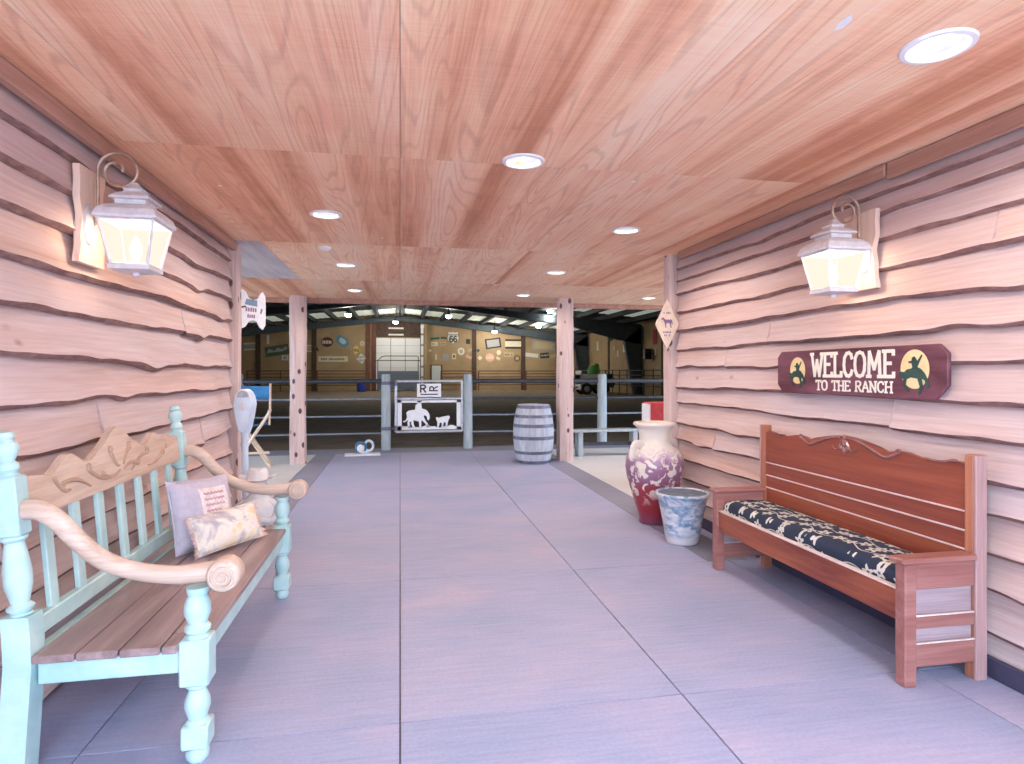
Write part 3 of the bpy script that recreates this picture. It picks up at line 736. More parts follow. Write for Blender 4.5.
mb = MB(); mb.prism([(x*.06, y*.062) for x, y in HORSE], (0, -.002, .02), a_, b_, .003); mb.build('horse_figure', M_PURPLE, t_, local=True, flat=True)
mb = MB(); marks(mb, (0, -.002, 0), a_, b_, -.036, .036, .10, .022, 5, .002, 2); mb.build('wording', M_PURPLE, t_, local=True, flat=True)
mb = MB(); marks(mb, (0, -.002, 0), a_, b_, -.04, .04, -.085, .02, 6, .002, 4); marks(mb, (0, -.002, 0), a_, b_, -.03, .03, -.115, .018, 4, .002, 5)
mb.build('wording', M_PURPLE, t_, local=True, flat=True)

# hide-shaped white sign past the left corner post
t_ = thing('hanging_sign', 'white scallop-ended sign with blue and maroon wording high beside the left corner post', 'sign', (-1.40, 6.25, 2.0), math.radians(56))
mb = MB()
OUT = [(-.15, .15), (-.125, .185), (-.09, .17), (-.05, .11), (0, .095), (.06, .11), (.09, .16), (.125, .185), (.155, .14), (.16, 0), (.155, -.14), (.125, -.185), (.09, -.165), (.05, -.11), (0, -.10), (-.05, -.115), (-.09, -.165), (-.125, -.185), (-.152, -.14), (-.16, 0)]
mb.prism(OUT, (0, .01, 0), a_, b_, .014); mb.build('plate', M_WHITE, t_, local=True)
mb = MB(); mb.prism([(-.10, .045), (.05, .035), (.05, .095), (-.08, .10)], (0, -.004, 0), a_, b_, .002); mb.prism([(.085, -.03), (.10, -.035), (.12, .01), (.10, .025)], (0, -.004, 0), a_, b_, .002); mb.build('blue_band', flat('faded_blue', (.16, .26, .36)), t_, local=True, flat=True)
mb = MB(); marks(mb, (0, -.004, 0), a_, b_, -.09, .05, -.02, .045, 5, .002, 6); marks(mb, (0, -.004, 0), a_, b_, -.07, .03, -.08, .04, 4, .002, 8); mb.build('lettering', flat('faded_maroon', (.30, .17, .25)), t_, local=True, flat=True)
mb = MB(); mb.tube([(-.10, .016, .0), (-.20, .014, 0), (-.265, -.19, 0)], .008, 6); mb.build('bracket', M_PIPED, t_, local=True)

# ------------------------------------------------------------------ red settle on the right
BX0, BX1, BY0, BY1 = 2.195, 2.625, 2.335, 4.03
t_ = thing('settle_bench', 'red-stained wooden settle with carved high back and navy flowered seat pad against the right siding', 'bench', ((BX0+BX1)/2, (BY0+BY1)/2, 0))
PW = .062
for y in (BY0, BY1 - PW):
    o_ = .016; ya_, yb_ = (y + o_, y + PW) if y == BY0 else (y, y + PW - o_); ys_, ye_ = (y, y + o_ - .0005) if y == BY0 else (y + PW - o_ + .0005, y + PW)
    mb = MB(); mb.box(BX1 - .06, BX1, ya_, yb_, 0, 1.02, .004); pst = mb.build('back_post', M_REDV, t_)
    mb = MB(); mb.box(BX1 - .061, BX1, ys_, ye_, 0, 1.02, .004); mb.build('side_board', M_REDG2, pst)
    mb = MB(); mb.box(BX0, BX0 + .06, y, y + PW, 0, .548, .006); mb.build('leg', M_REDF, t_)
# back: boards with pale grooves, curved crest
yA, yB = BY0 + PW, BY1 - PW; YC = (yA+yB)/2; HW = (yB-yA)/2
def crest(tt):
    a = abs(tt)
    return .965 + .016*math.exp(-((a-.93)/.06)**2) + .020*math.exp(-((a-.55)/.10)**2)*.8 + .058*math.exp(-(a/.34)**2) - .012*math.exp(-((a-.40)/.05)**2)
mb = MB(); n = 72
for (z0, z1) in ((.44, .575), (.581, .662), (.668, .752)):
    mb.box(BX1 - .045, BX1 - .022, yA, yB, z0, z1, .004)
top = [(HW*(2*i/n-1), crest(2*i/n-1)) for i in range(n+1)]
mb.prism([(-HW, .758)] + [(HW, .758)] + top[::-1], (BX1 - .022, YC, 0), (0, -1, 0), (0, 0, 1), .0235) if False else mb.prism([(HW, .758), (-HW, .758)] + top, (BX1 - .022, YC, 0), (0, 1, 0), (0, 0, 1), -.0235)
mb.build('back_panel', M_RED, t_)
mb = MB()
for z in (.578, .665, .755): mb.box(BX1 - .050, BX1 - .043, yA, yB, z - .0035, z + .0035, .001)
mb.build('back_bead', M_EDGE, t_)
mb = MB()                                                           # carved scrolls on the crest
xf = BX1 - .050
for sg in (-1, 1):
    L = []
    for i in range(26):
        q = i/25; L.append((xf, YC + sg*(.03 + .36*q), crest((.03+.36*q)/HW) - .012 - .012*math.sin(q*PI) + (.010*math.sin(q*2*PI))))
    for k in range(12):
        a = k*PI/7; r = .020*(1-k/14); L.append((xf, L[25][1] + sg*r*math.sin(a), L[25][2] - .0 + r*(1-math.cos(a))*.8))
    mb.tube(L, [.007 + .004*math.sin(min(1, i/25)*PI) for i in range(len(L))], 8)
    L = [(xf, YC + sg*(.56 + .18*i/10), crest((.56+.18*i/10)/HW) + .002) for i in range(11)]; mb.tube(L, .006, 6)
    L = [(xf, YC + sg*(.02 + .08*i/8), .985 - .05*math.sin(i/8*2.6)) for i in range(9)]; mb.tube(L, [.009*(1-i/10) for i in range(9)], 6)
for dy, dz, r in ((0, .0, .022), (-.03, -.03, .017), (.03, -.03, .017), (0, -.045, .016), (0, .03, .014)):
    mb.sphere((xf, YC + dy, .985 + dz), (.010, r, r*1.15), 12, 8)
mb.build('crest_carving', M_SCROLL, t_)
mb = MB(); mb.box(BX0 + .018, BX0 + .045, yA, yB, .275, .415, .006); mb.build('front_rail', M_RED, t_)
mb = MB(); mb.box(BX0 + .012, BX0 + .047, yA, yB, .4155, .424, .003); mb.build('rail_edge', M_EDGE, t_)
mb = MB(); mb.box(BX0 + .047, BX1 - .05, yA + .002, yB - .002, .385, .413, .003); mb.build('seat_board', M_REDF, t_)
for y, sg in ((BY0, -1), (BY1 - PW, 1)):
    mb = MB(); mb.box(BX0 - .025, BX1 - .06, y - .012, y + PW + .012, .548, .574, .007); mb.build('armrest', M_REDF, t_)
    xa, xb = BX0 + .06, BX1 - .06; yo = y + .012; ye = y + PW - .012
    mb = MB()
    for z0, z1 in ((.43, .547), (.255, .308), (.085, .185)): mb.box(xa, xb, yo - .004, ye, z0, z1, .004)
    mb.build('side_rail', M_REDF, t_)
    mb = MB(); mb.box(xa, xb, yo + .014, ye - .006, .18, .44, .002); mb.build('side_panel', M_REDG, t_)
    mb = MB()
    for z in (.309, .186): mb.box(xa, xb, yo - .006, yo + .006, z, z + .006, .002)
    mb.build('panel_bead', M_EDGE, t_)
# seat pad
mb = MB()
def pad(mb, x0, x1, y0, y1, z0, z1, nx=14, ny=60, rd=.022):
    rows = []
    def prof(q, L, r):
        return q
    for j in range(ny+1):
        y = y0 + (y1-y0)*j/ny; row = []
        pr = [(x0 + .004, z0), (x0, z0 + .02), (x0 - .002, (z0+z1)/2), (x0 + .004, z1 - .018), (x0 + .02, z1 - .004)]
        pr += [(x0 + .02 + (x1-x0-.04)*i/nx, z1 + .007*math.sin(PI*i/nx)) for i in range(1, nx)]
        pr += [(x1 - .02, z1 - .004), (x1 - .003, z1 - .02), (x1, z0 + .02), (x1 - .004, z0)]
        e = min(1, min(j, ny-j)/2.0); 
        for (x, z) in pr:
            zz = z0 + (z-z0)*(.80 + .20*math.sqrt(max(0, 1-(1-e)**2)))
            row.append((x, y, zz + .0025*mnoise.noise((x*14, y*14, 1)) * (1 if z > z0 + .01 else 0)))
        rows.append(row)
    V = mb.grid(rows); mb._f(V[0][::-1]); mb._f(V[-1])
    for A, B in zip(V, V[1:]): mb._f([A[0], B[0], B[-1], A[-1]])
pad(mb, BX0 + .05, BX1 - .055, yA + .008, yB - .008, .414, .492)
o = mb.build('seat_pad', M_FLORAL, angle=60); tag(o, 'navy seat pad with cream flowers and vines lying on the red settle', 'cushion')
mb = MB()
for y in (BY0 + .15, BY1 - .15): pass

# ------------------------------------------------------------------ turquoise bench on the left
LX0, LX1, LY0, LY1 = -1.265, -.72, 2.375, 3.985                      # back and front leg lines, near and far ends
t_ = thing('garden_bench', 'turquoise-painted bench with turned legs, carved bare-wood crest and scrolled arms on the left', 'bench', ((LX0+LX1)/2, (LY0+LY1)/2, 0))
def turned(x, y, z0, parts):
    """parts: ('b', h, half) square block or ('t', [(r, dz)...]) turning"""
    mb = MB(); z = z0
    for p in parts:
        if p[0] == 'b':
            mb.box(x - p[2], x + p[2], y - p[2], y + p[2], z, z + p[1], .007); z += p[1]
        else:
            mb.lathe([(r, dz) for r, dz in p[1]], 24, (x, y, z)); z += p[1][-1][1]
    return mb
for y in (LY0, LY1):
    mb = turned(LX1, y, 0, [('t', [(.028, 0), (.038, .012), (.040, .03), (.030, .05), (.036, .055)]), ('b', .085, .046), ('t', [(.040, 0), (.030, .012), (.034, .025), (.044, .055), (.042, .08), (.030, .112), (.028, .120), (.040, .130), (.040, .142)]),
                            ('b', .165, .050), ('t', [(.040, 0), (.028, .010), (.043, .022), (.044, .035), (.032, .048), (.034, .056), (.045, .085), (.044, .115), (.036, .138), (.030, .148), (.036, .158), (.038, .178)])])
    mb.build('leg', M_TURQ, t_, angle=40)
    # back post: splayed square leg, then a leaning turned stile with finial
    mb = MB()
    lean = lambda z: LX0 - .01 - max(0, z - .45)*.085 - max(0, .40 - z)*.06
    hw = .043
    rows = []
    for z in (0, .1, .2, .3, .4, .5, .565):
        xx = lean(z); rows.append([(xx-hw, y-hw, z), (xx+hw, y-hw, z), (xx+hw, y+hw, z), (xx-hw, y+hw, z), (xx-hw, y-hw, z)])
    V = mb.grid(rows); bmesh.ops.remove_doubles(mb.bm, verts=mb.bm.verts[:], dist=1e-5); bmesh.ops.holes_fill(mb.bm, edges=[e for e in mb.bm.edges if e.is_boundary], sides=0)
    Mt = Matrix.Translation((lean(.565), y, .565)) @ Matrix.Rotation(-.085, 4, 'Y')
    mb.lathe([(.036, 0), (.027, .008), (.039, .018), (.041, .028), (.027, .040), (.029, .05), (.041, .10), (.042, .15), (.035, .21), (.028, .25), (.040, .262), (.040, .272)], 24, M=Mt)
    mb.box(-.039, .039, -.039, .039, .272, .478, .006, Mt)
    mb.lathe([(.036, .478), (.026, .488), (.036, .502), (.034, .518), (.022, .53), (.030, .545), (.040, .570), (.034, .592), (.022, .602), (.030, .612), (.026, .628), (.008, .636)], 24, M=Mt)
    mb.build('back_post', M_TURQ, t_, angle=40)
bx = lambda z: LX0 - .01 - max(0, z - .45)*.085
MBK = lambda: None
# crest
def sm(x, c, w): return math.exp(-((x-c)/w)**2)
def lcrest(y):
    q = abs(y - 3.18)
    z = 1.012 + .128*sm(q, 0, .155) + .058*sm(q, .43, .085) + .012*sm(q, .70, .08) - .010*sm(q, .57, .04)
    return z + .012*sm(q, .20, .05)
mb = MB(); N = 96; ya, yb = LY0 + .044, LY1 - .044
fr, bk = [], []
P = [(ya + (yb-ya)*i/N, lcrest(ya + (yb-ya)*i/N)) for i in range(N+1)]
rows = []
for off, edge in ((-.022, 0), (.018, 0)):
    r1, r2, r3 = [], [], []
    for y, z in P:
        zb = .875; r1.append((bx(zb) + off, y, zb)); r2.append((bx((z+zb)/2) + off, y, (z+zb)/2)); r3.append((bx(z) + off - (.004 if off > 0 else -.004), y, z))
    rows.append((r1, r2, r3))
(b1, b2, b3), (f1, f2, f3) = rows
mb.grid([f1, f2, f3, b3, b2, b1, f1]); bmesh.ops.remove_doubles(mb.bm, verts=mb.bm.verts[:], dist=1e-5)
bmesh.ops.holes_fill(mb.bm, edges=[e for e in mb.bm.edges if e.is_boundary], sides=0)
cr = mb.build('crest_rail', M_BWOOD, t_, angle=40)
mb = MB()                                                           # carving in low relief
def curl(y0, z0, dy, dz, turns, r, sgn):
    L = []
    for i in range(14): q = i/13; L.append((y0 + dy*q, z0 + dz*q + sgn*.018*math.sin(q*PI)))
    e = L[-1]; a0 = math.atan2(dz, dy)
    for k in range(int(turns*10)):
        rr = r*(1-k/(turns*11)); a = a0 - sgn*PI/2 + sgn*k*2*PI/10
        L.append((e[0] - rr*math.cos(a0 - sgn*PI/2) + rr*math.cos(a), e[1] - rr*math.sin(a0 - sgn*PI/2) + rr*math.sin(a)))
    pts = [(bx(z) + .019, y, z) for y, z in L]
    mb.tube(pts, [.0095*(.4 + .6*math.sin(PI*min(1, (i+1)/len(pts)))) for i in range(len(pts))], 6)
for s_ in (-1, 1):
    curl(3.18 + s_*.10, .92, s_*.20, .06, 1.0, .022, s_); curl(3.18 + s_*.30, .915, s_*.20, .05, .8, .02, -s_)
    curl(3.18 + s_*.02, .96, s_*.08, .07, 1.0, .022, s_); curl(3.18 + s_*.46, .93, s_*.10, .05, .6, .015, s_); curl(3.18 + s_*.02, .94, s_*.16, .0, .8, .018, s_)
mb.build('crest_carving', M_CARVE, t_)
# slats and rails
for k in range(7):
    y = 3.18 + (k-3)*.205
    mb = MB(); mb.prism([(y - .028, .515), (y + .028, .515), (y + .028, .88), (y - .028, .88)], (0, 0, 0), (0, 1, 0), (0, 0, 1), .001)
    mb.bm.free(); mb.bm = bmesh.new()
    ang = -math.atan2(.085, 1)
    mb.box(-.010, .010, y - .028, y + .028, 0, .385, .003, Matrix.Translation((bx(.505), 0, .505)) @ Matrix.Rotation(ang, 4, 'Y'))
    mb.build('slat', M_TURQ, t_)
mb = MB(); mb.box(bx(.5) - .02, bx(.5) + .02, LY0 + .045, LY1 - .045, .458, .528, .005); mb.build('lower_rail', M_TURQ, t_)
mb = MB(); mb.box(LX1 - .028, LX1 + .012, LY0 + .048, LY1 - .048, .325, .412, .005); mb.build('front_rail', M_TURQ, t_)
for y in (LY0, LY1): mb = MB(); mb.box(LX0 + .04, LX1 - .048, y - .022, y + .022, .325, .412, .005); mb.build('side_rail', M_TURQ, t_)
mb = MB(); mb.box(LX0 - .03, LX0 + .01, LY0 + .048, LY1 - .048, .325, .412, .005); mb.build('rear_rail', M_TURQ, t_)
# seat boards: the two outer ones pass between the posts
wd = (LX1 + .035 - (LX0 + .042))/4
for k in range(4):
    xa = LX0 + .042 + wd*k; mb = MB()
    ends = (LY0 - .062, LY1 + .062) if k < 3 else (LY0 + .052, LY1 - .052)
    if k == 3:
        mb.box(xa, xa + wd - .004, *ends, .412, .440, .004)
        for y0_, y1_ in ((LY0 - .062, LY0 + .0522), (LY1 - .0522, LY1 + .062)): mb.box(xa, LX1 - .0505, y0_, y1_, .412, .440, .004)
    else: mb.box(xa, xa + wd - .006, *ends, .412, .440, .004)
    mb.build('seat_board', M_SEATW, t_)
# arms
def smooth_path(P, n=8):
    out = []
    for i in range(len(P)-1):
        p0, p1, p2, p3 = [Vector(P[max(0, min(len(P)-1, i+j))]) for j in (-1, 0, 1, 2)]
        for k in range(n):
            q = k/n; out.append(.5*((2*p1) + (p2-p0)*q + (2*p0-5*p1+4*p2-p3)*q*q + (3*p1-p0-3*p2+p3)*q**3))
    out.append(Vector(P[-1])); return out
for y in (LY0, LY1):
    px = bx(.92) + .040
    C = smooth_path([(px, y, .925), (px + .045, y, .922), (px + .10, y, .885), (px + .165, y, .81), (px + .25, y, .735), (px + .36, y, .690), (px + .47, y, .672), (LX1 - .03, y, .672), (LX1 + .04, y, .678), (LX1 + .085, y, .680)], 6)
    mb = MB(); m = len(C)
    rs = [.038 - .004*math.sin(PI*i/(m-1)) for i in range(m)]
    mb.tube(C, rs, 14, ell=(.82, .95), up=(0, 1, 0))
    # scroll end: a spiral-faced drum lying across
    c_ = Vector((LX1 + .095, y, .668))
    prof = [(.020, -.052), (.030, -.054), (.034, -.046), (.050, -.046), (.056, -.040), (.058, -.03), (.058, .03), (.056, .040), (.050, .046), (.034, .046), (.030, .054), (.020, .052)]
    mb.lathe(prof, 28, M=Matrix.Translation(c_) @ Matrix.Rotation(PI/2, 4, 'X'))
    ao = mb.build('armrest', M_AWOOD, t_, angle=40)
    for sg in (-1, 1):
        L = [(c_.x + (.052 - .0011*k)*math.cos(k*.36 + 1.2), c_.y + sg*(.046 + .009*min(1, max(0, (k-8)/8))), c_.z + (.052 - .0011*k)*math.sin(k*.36 + 1.2)) for k in range(42)]
        mb = MB(); mb.tube(L, .005, 6); mb.build('scroll', M_AWOOD, ao)

# ------------------------------------------------------------------ pillows
def pillow_pt(u, v, w, h, th, side, seed):
    x = w/2*u*(1 - .055*(1 - v*v)); z = h/2*v*(1 - .055*(1 - u*u))
    d = th/2*(max(0, 1-abs(u)**2.6)**.55)*(max(0, 1-abs(v)**2.6)**.55)
    d += .004*mnoise.noise((u*3+seed, v*3, side))*(1-u*u)*(1-v*v) + .003*mnoise.noise((u*8+seed, v*8, side*2))*(1-u**4)*(1-v**4)
    return (x, -side*d, z)
def pillow(name, label, cat, mat, w, h, th, loc, rz, tilt, seed, roll=0):
    t_ = thing(name, label, cat, loc, 0)
    t_.rotation_euler = (Matrix.Rotation(rz, 4, 'Z') @ Matrix.Rotation(tilt, 4, 'X') @ Matrix.Rotation(roll, 4, 'Y')).to_euler()
    n = 26; mb = MB()
    for side in (1, -1):
        rows = [[pillow_pt(2*i/n-1, 2*j/n-1, w, h, th, side, seed) for i in range(n+1)] for j in range(n+1)]
        mb.grid(rows if side > 0 else [r[::-1] for r in rows])
    bmesh.ops.remove_doubles(mb.bm, verts=mb.bm.verts[:], dist=1e-4)
    mb.build('cover', mat, t_, local=True, angle=70)
    L = []
    for (u0, v0, u1, v1) in ((-1, -1, 1, -1), (1, -1, 1, 1), (1, 1, -1, 1), (-1, 1, -1, -1)):
        for i in range(12): q = i/12; L.append(pillow_pt(u0+(u1-u0)*q, v0+(v1-v0)*q, w, h, th, 1, seed))
    mb = MB(); mb.tube(L, .004, 6, closed=True); mb.build('piping', mat, t_, local=True)
    return t_
M_THREAD = flat('pink_thread', (.58, .36, .40))
p1 = pillow('throw_pillow', 'large lavender-grey pillow with cream patch leaning on the turquoise bench slats', 'pillow', M_LAV, .395, .385, .14, (-1.065, 3.60, .628), math.radians(58), math.radians(-14), 1.0, math.radians(2))
mb = MB(); rows = []
for j in range(9): rows.append([tuple(Vector(pillow_pt(-.30 + .98*i/10, -.18 + .88*j/8, .395, .385, .14, 1, 1.0)) + Vector((0, -.003, 0))) for i in range(11)])
mb.grid(rows); mb.build('patch', M_PATCH, p1, local=True)
rnd = random.Random(5)
for r_ in range(4):
    L = []
    for k in range(int(60 if r_ < 3 else 44)):
        uu, vv = -.18 + k*.0118, .52 - r_*.17 + .028*math.sin(k*1.7 + r_) + .015*math.sin(k*.6)
        L.append(Vector(pillow_pt(uu, vv, .395, .385, .14, 1, 1.0)) + Vector((0, -.005, 0)))
    mb = MB(); mb.tube(L, .0028, 5); mb.build('stitched_line', M_THREAD, p1, local=True)
p2 = pillow('lumbar_pillow', 'small printed oblong pillow with fringed ends lying in front of the lavender pillow', 'pillow', M_PRINT, .41, .205, .11, (-.925, 3.555, .550), math.radians(53), math.radians(-22), 4.0, math.radians(-2))
rnd = random.Random(9)
for sg in (-1, 1):
    mb = MB()
    for k in range(42):
        v_ = -1 + 2*k/41; q = Vector(pillow_pt(sg, v_, .41, .205, .11, 1, 4.0)); L = rnd.uniform(.020, .034)
        q2 = q + Vector((sg*L, rnd.uniform(-.006, .006), rnd.uniform(-.008, .004))); mb.tube([q, (q+q2)/2 + Vector((0, rnd.uniform(-.003, .003), .002)), q2], [.0028, .0028, .0016], 5)
    mb.build('fringe', M_FRINGE, p2, local=True)

# ------------------------------------------------------------------ urn and flower pot
def m_urn():
    t = NT('purple_red_glaze')
    tc = t.n('ShaderNodeTexCoord'); sp = t.n('ShaderNodeSeparateXYZ'); t.l(tc.outputs['Object'], sp.inputs[0])
    nz = t.noise(t.coord((6, 6, 6)), 1, 4, .6, .4)
    hz = t.math('ADD', t.math('DIVIDE', sp.outputs[2], .94), t.math('MULTIPLY', t.math('SUBTRACT', nz, .5), .22))
    col = t.ramp(hz, [(.02, (.20, .05, .10)), (.12, (.30, .02, .035)), (.36, (.33, .04, .06)), (.44, (.26, .11, .20)), (.64, (.36, .20, .33)), (.70, (.60, .50, .54)), (.80, (.76, .71, .64))])
    b1 = t.noise(t.coord((13, 13, 13)), 1, 3, .5, .9)
    ms = t.math('MULTIPLY', t.ramp(b1, [(.51, (0, 0, 0)), (.56, (1, 1, 1))]), t.ramp(hz, [(.20, (0, 0, 0)), (.36, (1, 1, 1))]))
    col = t.mix(ms, col, (.76, .70, .62))
    return t.done(col, .32, 0, b1, .3, .01)
M_URN = m_urn()
t_ = thing('ceramic_urn', 'tall purple and red glazed urn with cream neck by the right corner post', 'urn', (2.335, 5.36, 0), math.radians(25))
mb = MB(); mb.lathe([(.02, 0), (.135, 0), (.142, .01), (.140, .04), (.150, .09), (.185, .20), (.225, .32), (.255, .43), (.268, .52), (.262, .60), (.232, .67), (.180, .715), (.150, .735), (.140, .76), (.142, .82), (.152, .865), (.175, .895), (.192, .905), (.196, .918), (.190, .932), (.172, .935), (.150, .915), (.130, .86), (.122, .78), (.10, .70)], 48)
mb.build('body', M_URN, t_, local=True, angle=60)
for k in range(2):
    mb = MB(); s_ = 1 if k else -1
    L = [(s_*.165, 0, .715), (s_*.215, 0, .745), (s_*.262, 0, .735), (s_*.290, 0, .69), (s_*.292, 0, .62), (s_*.262, 0, .56)]
    mb.tube(smooth_path(L, 5), .026, 10, ell=(1, 1.4), up=(0, 1, 0)); mb.build('handle', M_URN, t_, local=True)
t = NT('blue_white_glaze')
n1 = t.noise(t.coord((9, 9, 16)), 1, 5, .6, 1.2)
tc = t.n('ShaderNodeTexCoord'); sp = t.n('ShaderNodeSeparateXYZ'); t.l(tc.outputs['Object'], sp.inputs[0])
col = t.ramp(n1, [(.36, (.12, .24, .42)), (.46, (.30, .42, .58)), (.55, (.58, .63, .70)), (.66, (.72, .73, .75))])
M_POT = t.done(t.mix(t.ramp(t.math('DIVIDE', sp.outputs[2], .4), [(.10, (1, 1, 1)), (.24, (0, 0, 0))]), col, (.74, .74, .75)), .4)
M_SOIL = m_noise('inside_of_pot', (.10, .14, .20), (.17, .22, .30), 18, .7)
t_ = thing('flower_pot', 'empty blue and white glazed tapering pot beside the tall urn', 'pot', (2.29, 4.70, 0))
mb = MB(); mb.lathe([(.01, 0), (.125, 0), (.132, .008), (.150, .12), (.178, .27), (.200, .375), (.214, .385), (.219, .398), (.214, .410), (.203, .412), (.194, .400)], 44)
mb.build('body', M_POT, t_, local=True, angle=60)
mb = MB(); mb.lathe([(.194, .401), (.183, .36), (.165, .27), (.145, .2), (.05, .195)], 44); mb.build('inside', M_SOIL, t_, local=True, angle=60)

# ------------------------------------------------------------------ barrel
t_ = thing('wooden_barrel', 'weathered blue-grey wooden barrel with iron hoops standing before the right log post', 'barrel', (2.03, 9.22, 0))
def br(z): return .315 - .115*((z/.90 - .5)*2)**2*.62
mb = MB(); st = 22; n = st*6
def stave(a, z): q = (a/(2*PI)*st) % 1; return -.010*math.exp(-(min(q, 1-q)/.07)**2)
mb.lathe([(.20, .03), (br(.0) - .012, .03), (br(0) - .010, 0), (br(0), 0)] + [(br(.9*i/20), .9*i/20) for i in range(1, 21)] + [(br(.9) - .014, .9), (br(.9) - .016, .872)], n, wob=stave, cap=False)
mb.build('staves', M_BARREL, t_, local=True, angle=50)
mb = MB(); mb.lathe([(.002, .873), (br(.9) - .017, .873), (br(.9) - .017, .855), (.002, .855)], 40, cap=False); mb.build('lid', M_BARREL, t_, local=True)
for za, zb in ((.010, .055), (.155, .20), (.375, .425), (.56, .61), (.705, .75), (.845, .893)):
    mb = MB(); mb.lathe([(br(za) + .001, za), (br(za) + .006, za), (br(zb) + .006, zb), (br(zb) + .001, zb)], 48, cap=False); mb.build('hoop', M_HOOP, t_, local=True)

# ------------------------------------------------------------------ parking meter and canvas chair
t_ = thing('parking_meter', 'old pale blue parking meter on a post before the left corner post', 'parking meter', (-1.30, 5.53, 0), math.radians(-12))
mb = MB(); mb.lathe([(.065, 0), (.065, .015), (.04, .03), (.026, .05), (.026, .84), (.032, .85), (.032, .89)], 20); mb.build('pole', M_METER, t_, local=True)
mb = MB()
hz = lambda z: .885 + (z - .55)*.60
half = [(.030, .885), (.040, hz(.62)), (.056, hz(.74)), (.070, hz(.86)), (.078, hz(.95)), (.078, hz(1.02)), (.068, 1.185)]
arc = [(.064*math.cos(a), 1.185 + .072*math.sin(a)) for a in [PI*k/14 for k in range(1, 14)]]
poly = half + arc + [(-x, y) for x, y in half][::-1]
mb.prism(poly, (0, .05, 0), (1, 0, 0), (0, 0, 1), .10)
bmesh.ops.bevel(mb.bm, geom=[e for e in mb.bm.edges if abs(e.verts[0].co.y - e.verts[1].co.y) < 1e-5], offset=.016, segments=3, profile=.6, affect='EDGES')
mb.build('meter_head', M_METER, t_, local=True, angle=45)
mb = MB(); mb.prism([(.050*math.cos(a), 1.185 + .056*math.sin(a)) for a in [PI*k/14 for k in range(15)]], (0, -.048, 0), (1, 0, 0), (0, 0, 1), .005); mb.build('window', M_METERG, t_, local=True)
mb = MB(); mb.tube([(.058*math.cos(a), -.050, 1.18 + .064*math.sin(a)) for a in [PI*k/18 for k in range(-1, 20)]], .005, 6); mb.box(-.020, .020, -.058, -.048, 1.085, 1.14, .003); mb.box(-.007, .007, -.062, -.056, 1.10, 1.12, .002); mb.build('coin_plate', M_PEWTER, t_, local=True)

t_ = thing('directors_chair', "tall folding director's chair with blue canvas back behind the parking meter", 'chair', (-2.17, 9.62, 0), math.radians(10))
W2, D2 = .25, .19
for yy in (-D2, D2):
    for sg in (-1, 1):
        mb = MB(); mb.tube([(sg*W2, yy + sg*.012, .01), (-sg*W2, yy + sg*.012, .80)], .021, 4); mb.build('leg', M_CHAIRW, t_, local=True, angle=30)
for sg in (-1, 1):
    mb = MB(); mb.box(sg*W2 - .025, sg*W2 + .025, -D2 - .03, D2 + .03, .81, .835, .006); mb.build('armrest', M_CHAIRW, t_, local=True)
    mb = MB(); mb.tube([(sg*W2, D2, .832), (sg*(W2 + .005), D2 + .05, 1.22)], .017, 8); mb.tube([(sg*W2, -D2 + .0, .62), (sg*W2, -D2, .815)], .014, 8); mb.build('upright', M_CHAIRW, t_, local=True)
    mb = MB(); mb.box(sg*W2 - .018, sg*W2 + .018, -D2 - .02, D2 + .02, 0, .028, .005); mb.build('foot_rail', M_CHAIRW, t_, local=True)
mb = MB(); mb.grid([[(-W2 - .015 + .53*i/16, D2 + .028 + .02*math.sin(PI*i/16) + k, z) for i in range(17)] for k, z in ((-.012, .99), (-.004, 1.06), (.004, 1.12), (.010, 1.185))])
o = mb.build('canvas_back', M_BLUE, t_, local=True); md = o.modifiers.new('thick', 'SOLIDIFY'); md.thickness = .004
mb = MB(); mb.grid([[(-W2 + .5*i/12, y, .64 - .03*math.sin(PI*i/12)) for i in range(13)] for y in (-D2, -.06, .06, D2)])
o = mb.build('canvas_seat', M_BLUE, t_, local=True); md = o.modifiers.new('thick', 'SOLIDIFY'); md.thickness = .004
mb = MB(); mb.box(-W2, W2, -D2 - .03, -D2 - .012, .20, .235, .004); mb.build('footrest', M_CHAIRW, t_, local=True)

# garden figure with a hat, on the floor behind the bench end
t_ = thing('garden_statue', 'pale weathered jar-shaped statue standing on the floor behind the turquoise bench end', 'statue', (-1.15, 5.30, 0))
t_.scale = (1, 1, .93)
mb = MB(); mb.lathe([(.01, 0), (.10, 0), (.11, .02), (.10, .05), (.085, .07), (.10, .12), (.135, .20), (.150, .27), (.140, .33), (.105, .385), (.070, .42), (.060, .44), (.075, .46), (.085, .50), (.075, .54), (.04, .565)], 32, wob=lambda a, z: .03*math.sin(3*a + z*9) + .02*math.sin(7*a))
for sg in (-1, 1):
    L = smooth_path([(sg*.10, -.02, .37), (sg*.155, -.04, .30), (sg*.135, -.10, .22), (sg*.04, -.145, .23)], 5); mb.tube(L, [.034 - .012*i/(len(L)-1) for i in range(len(L))], 10)
mb.sphere((0, -.085, .495), (.016, .016, .014)); mb.sphere((-.03, -.075, .51), .009); mb.sphere((.03, -.075, .51), .009)
mb.build('body', M_STATUE, t_, local=True, angle=60)
t_ = thing('cowboy_hat', 'pale straw cowboy hat with dark band sitting on the statue behind the bench arm', 'hat', (-1.15, 5.30, .515))
mb = MB(); n = 36; rows = []
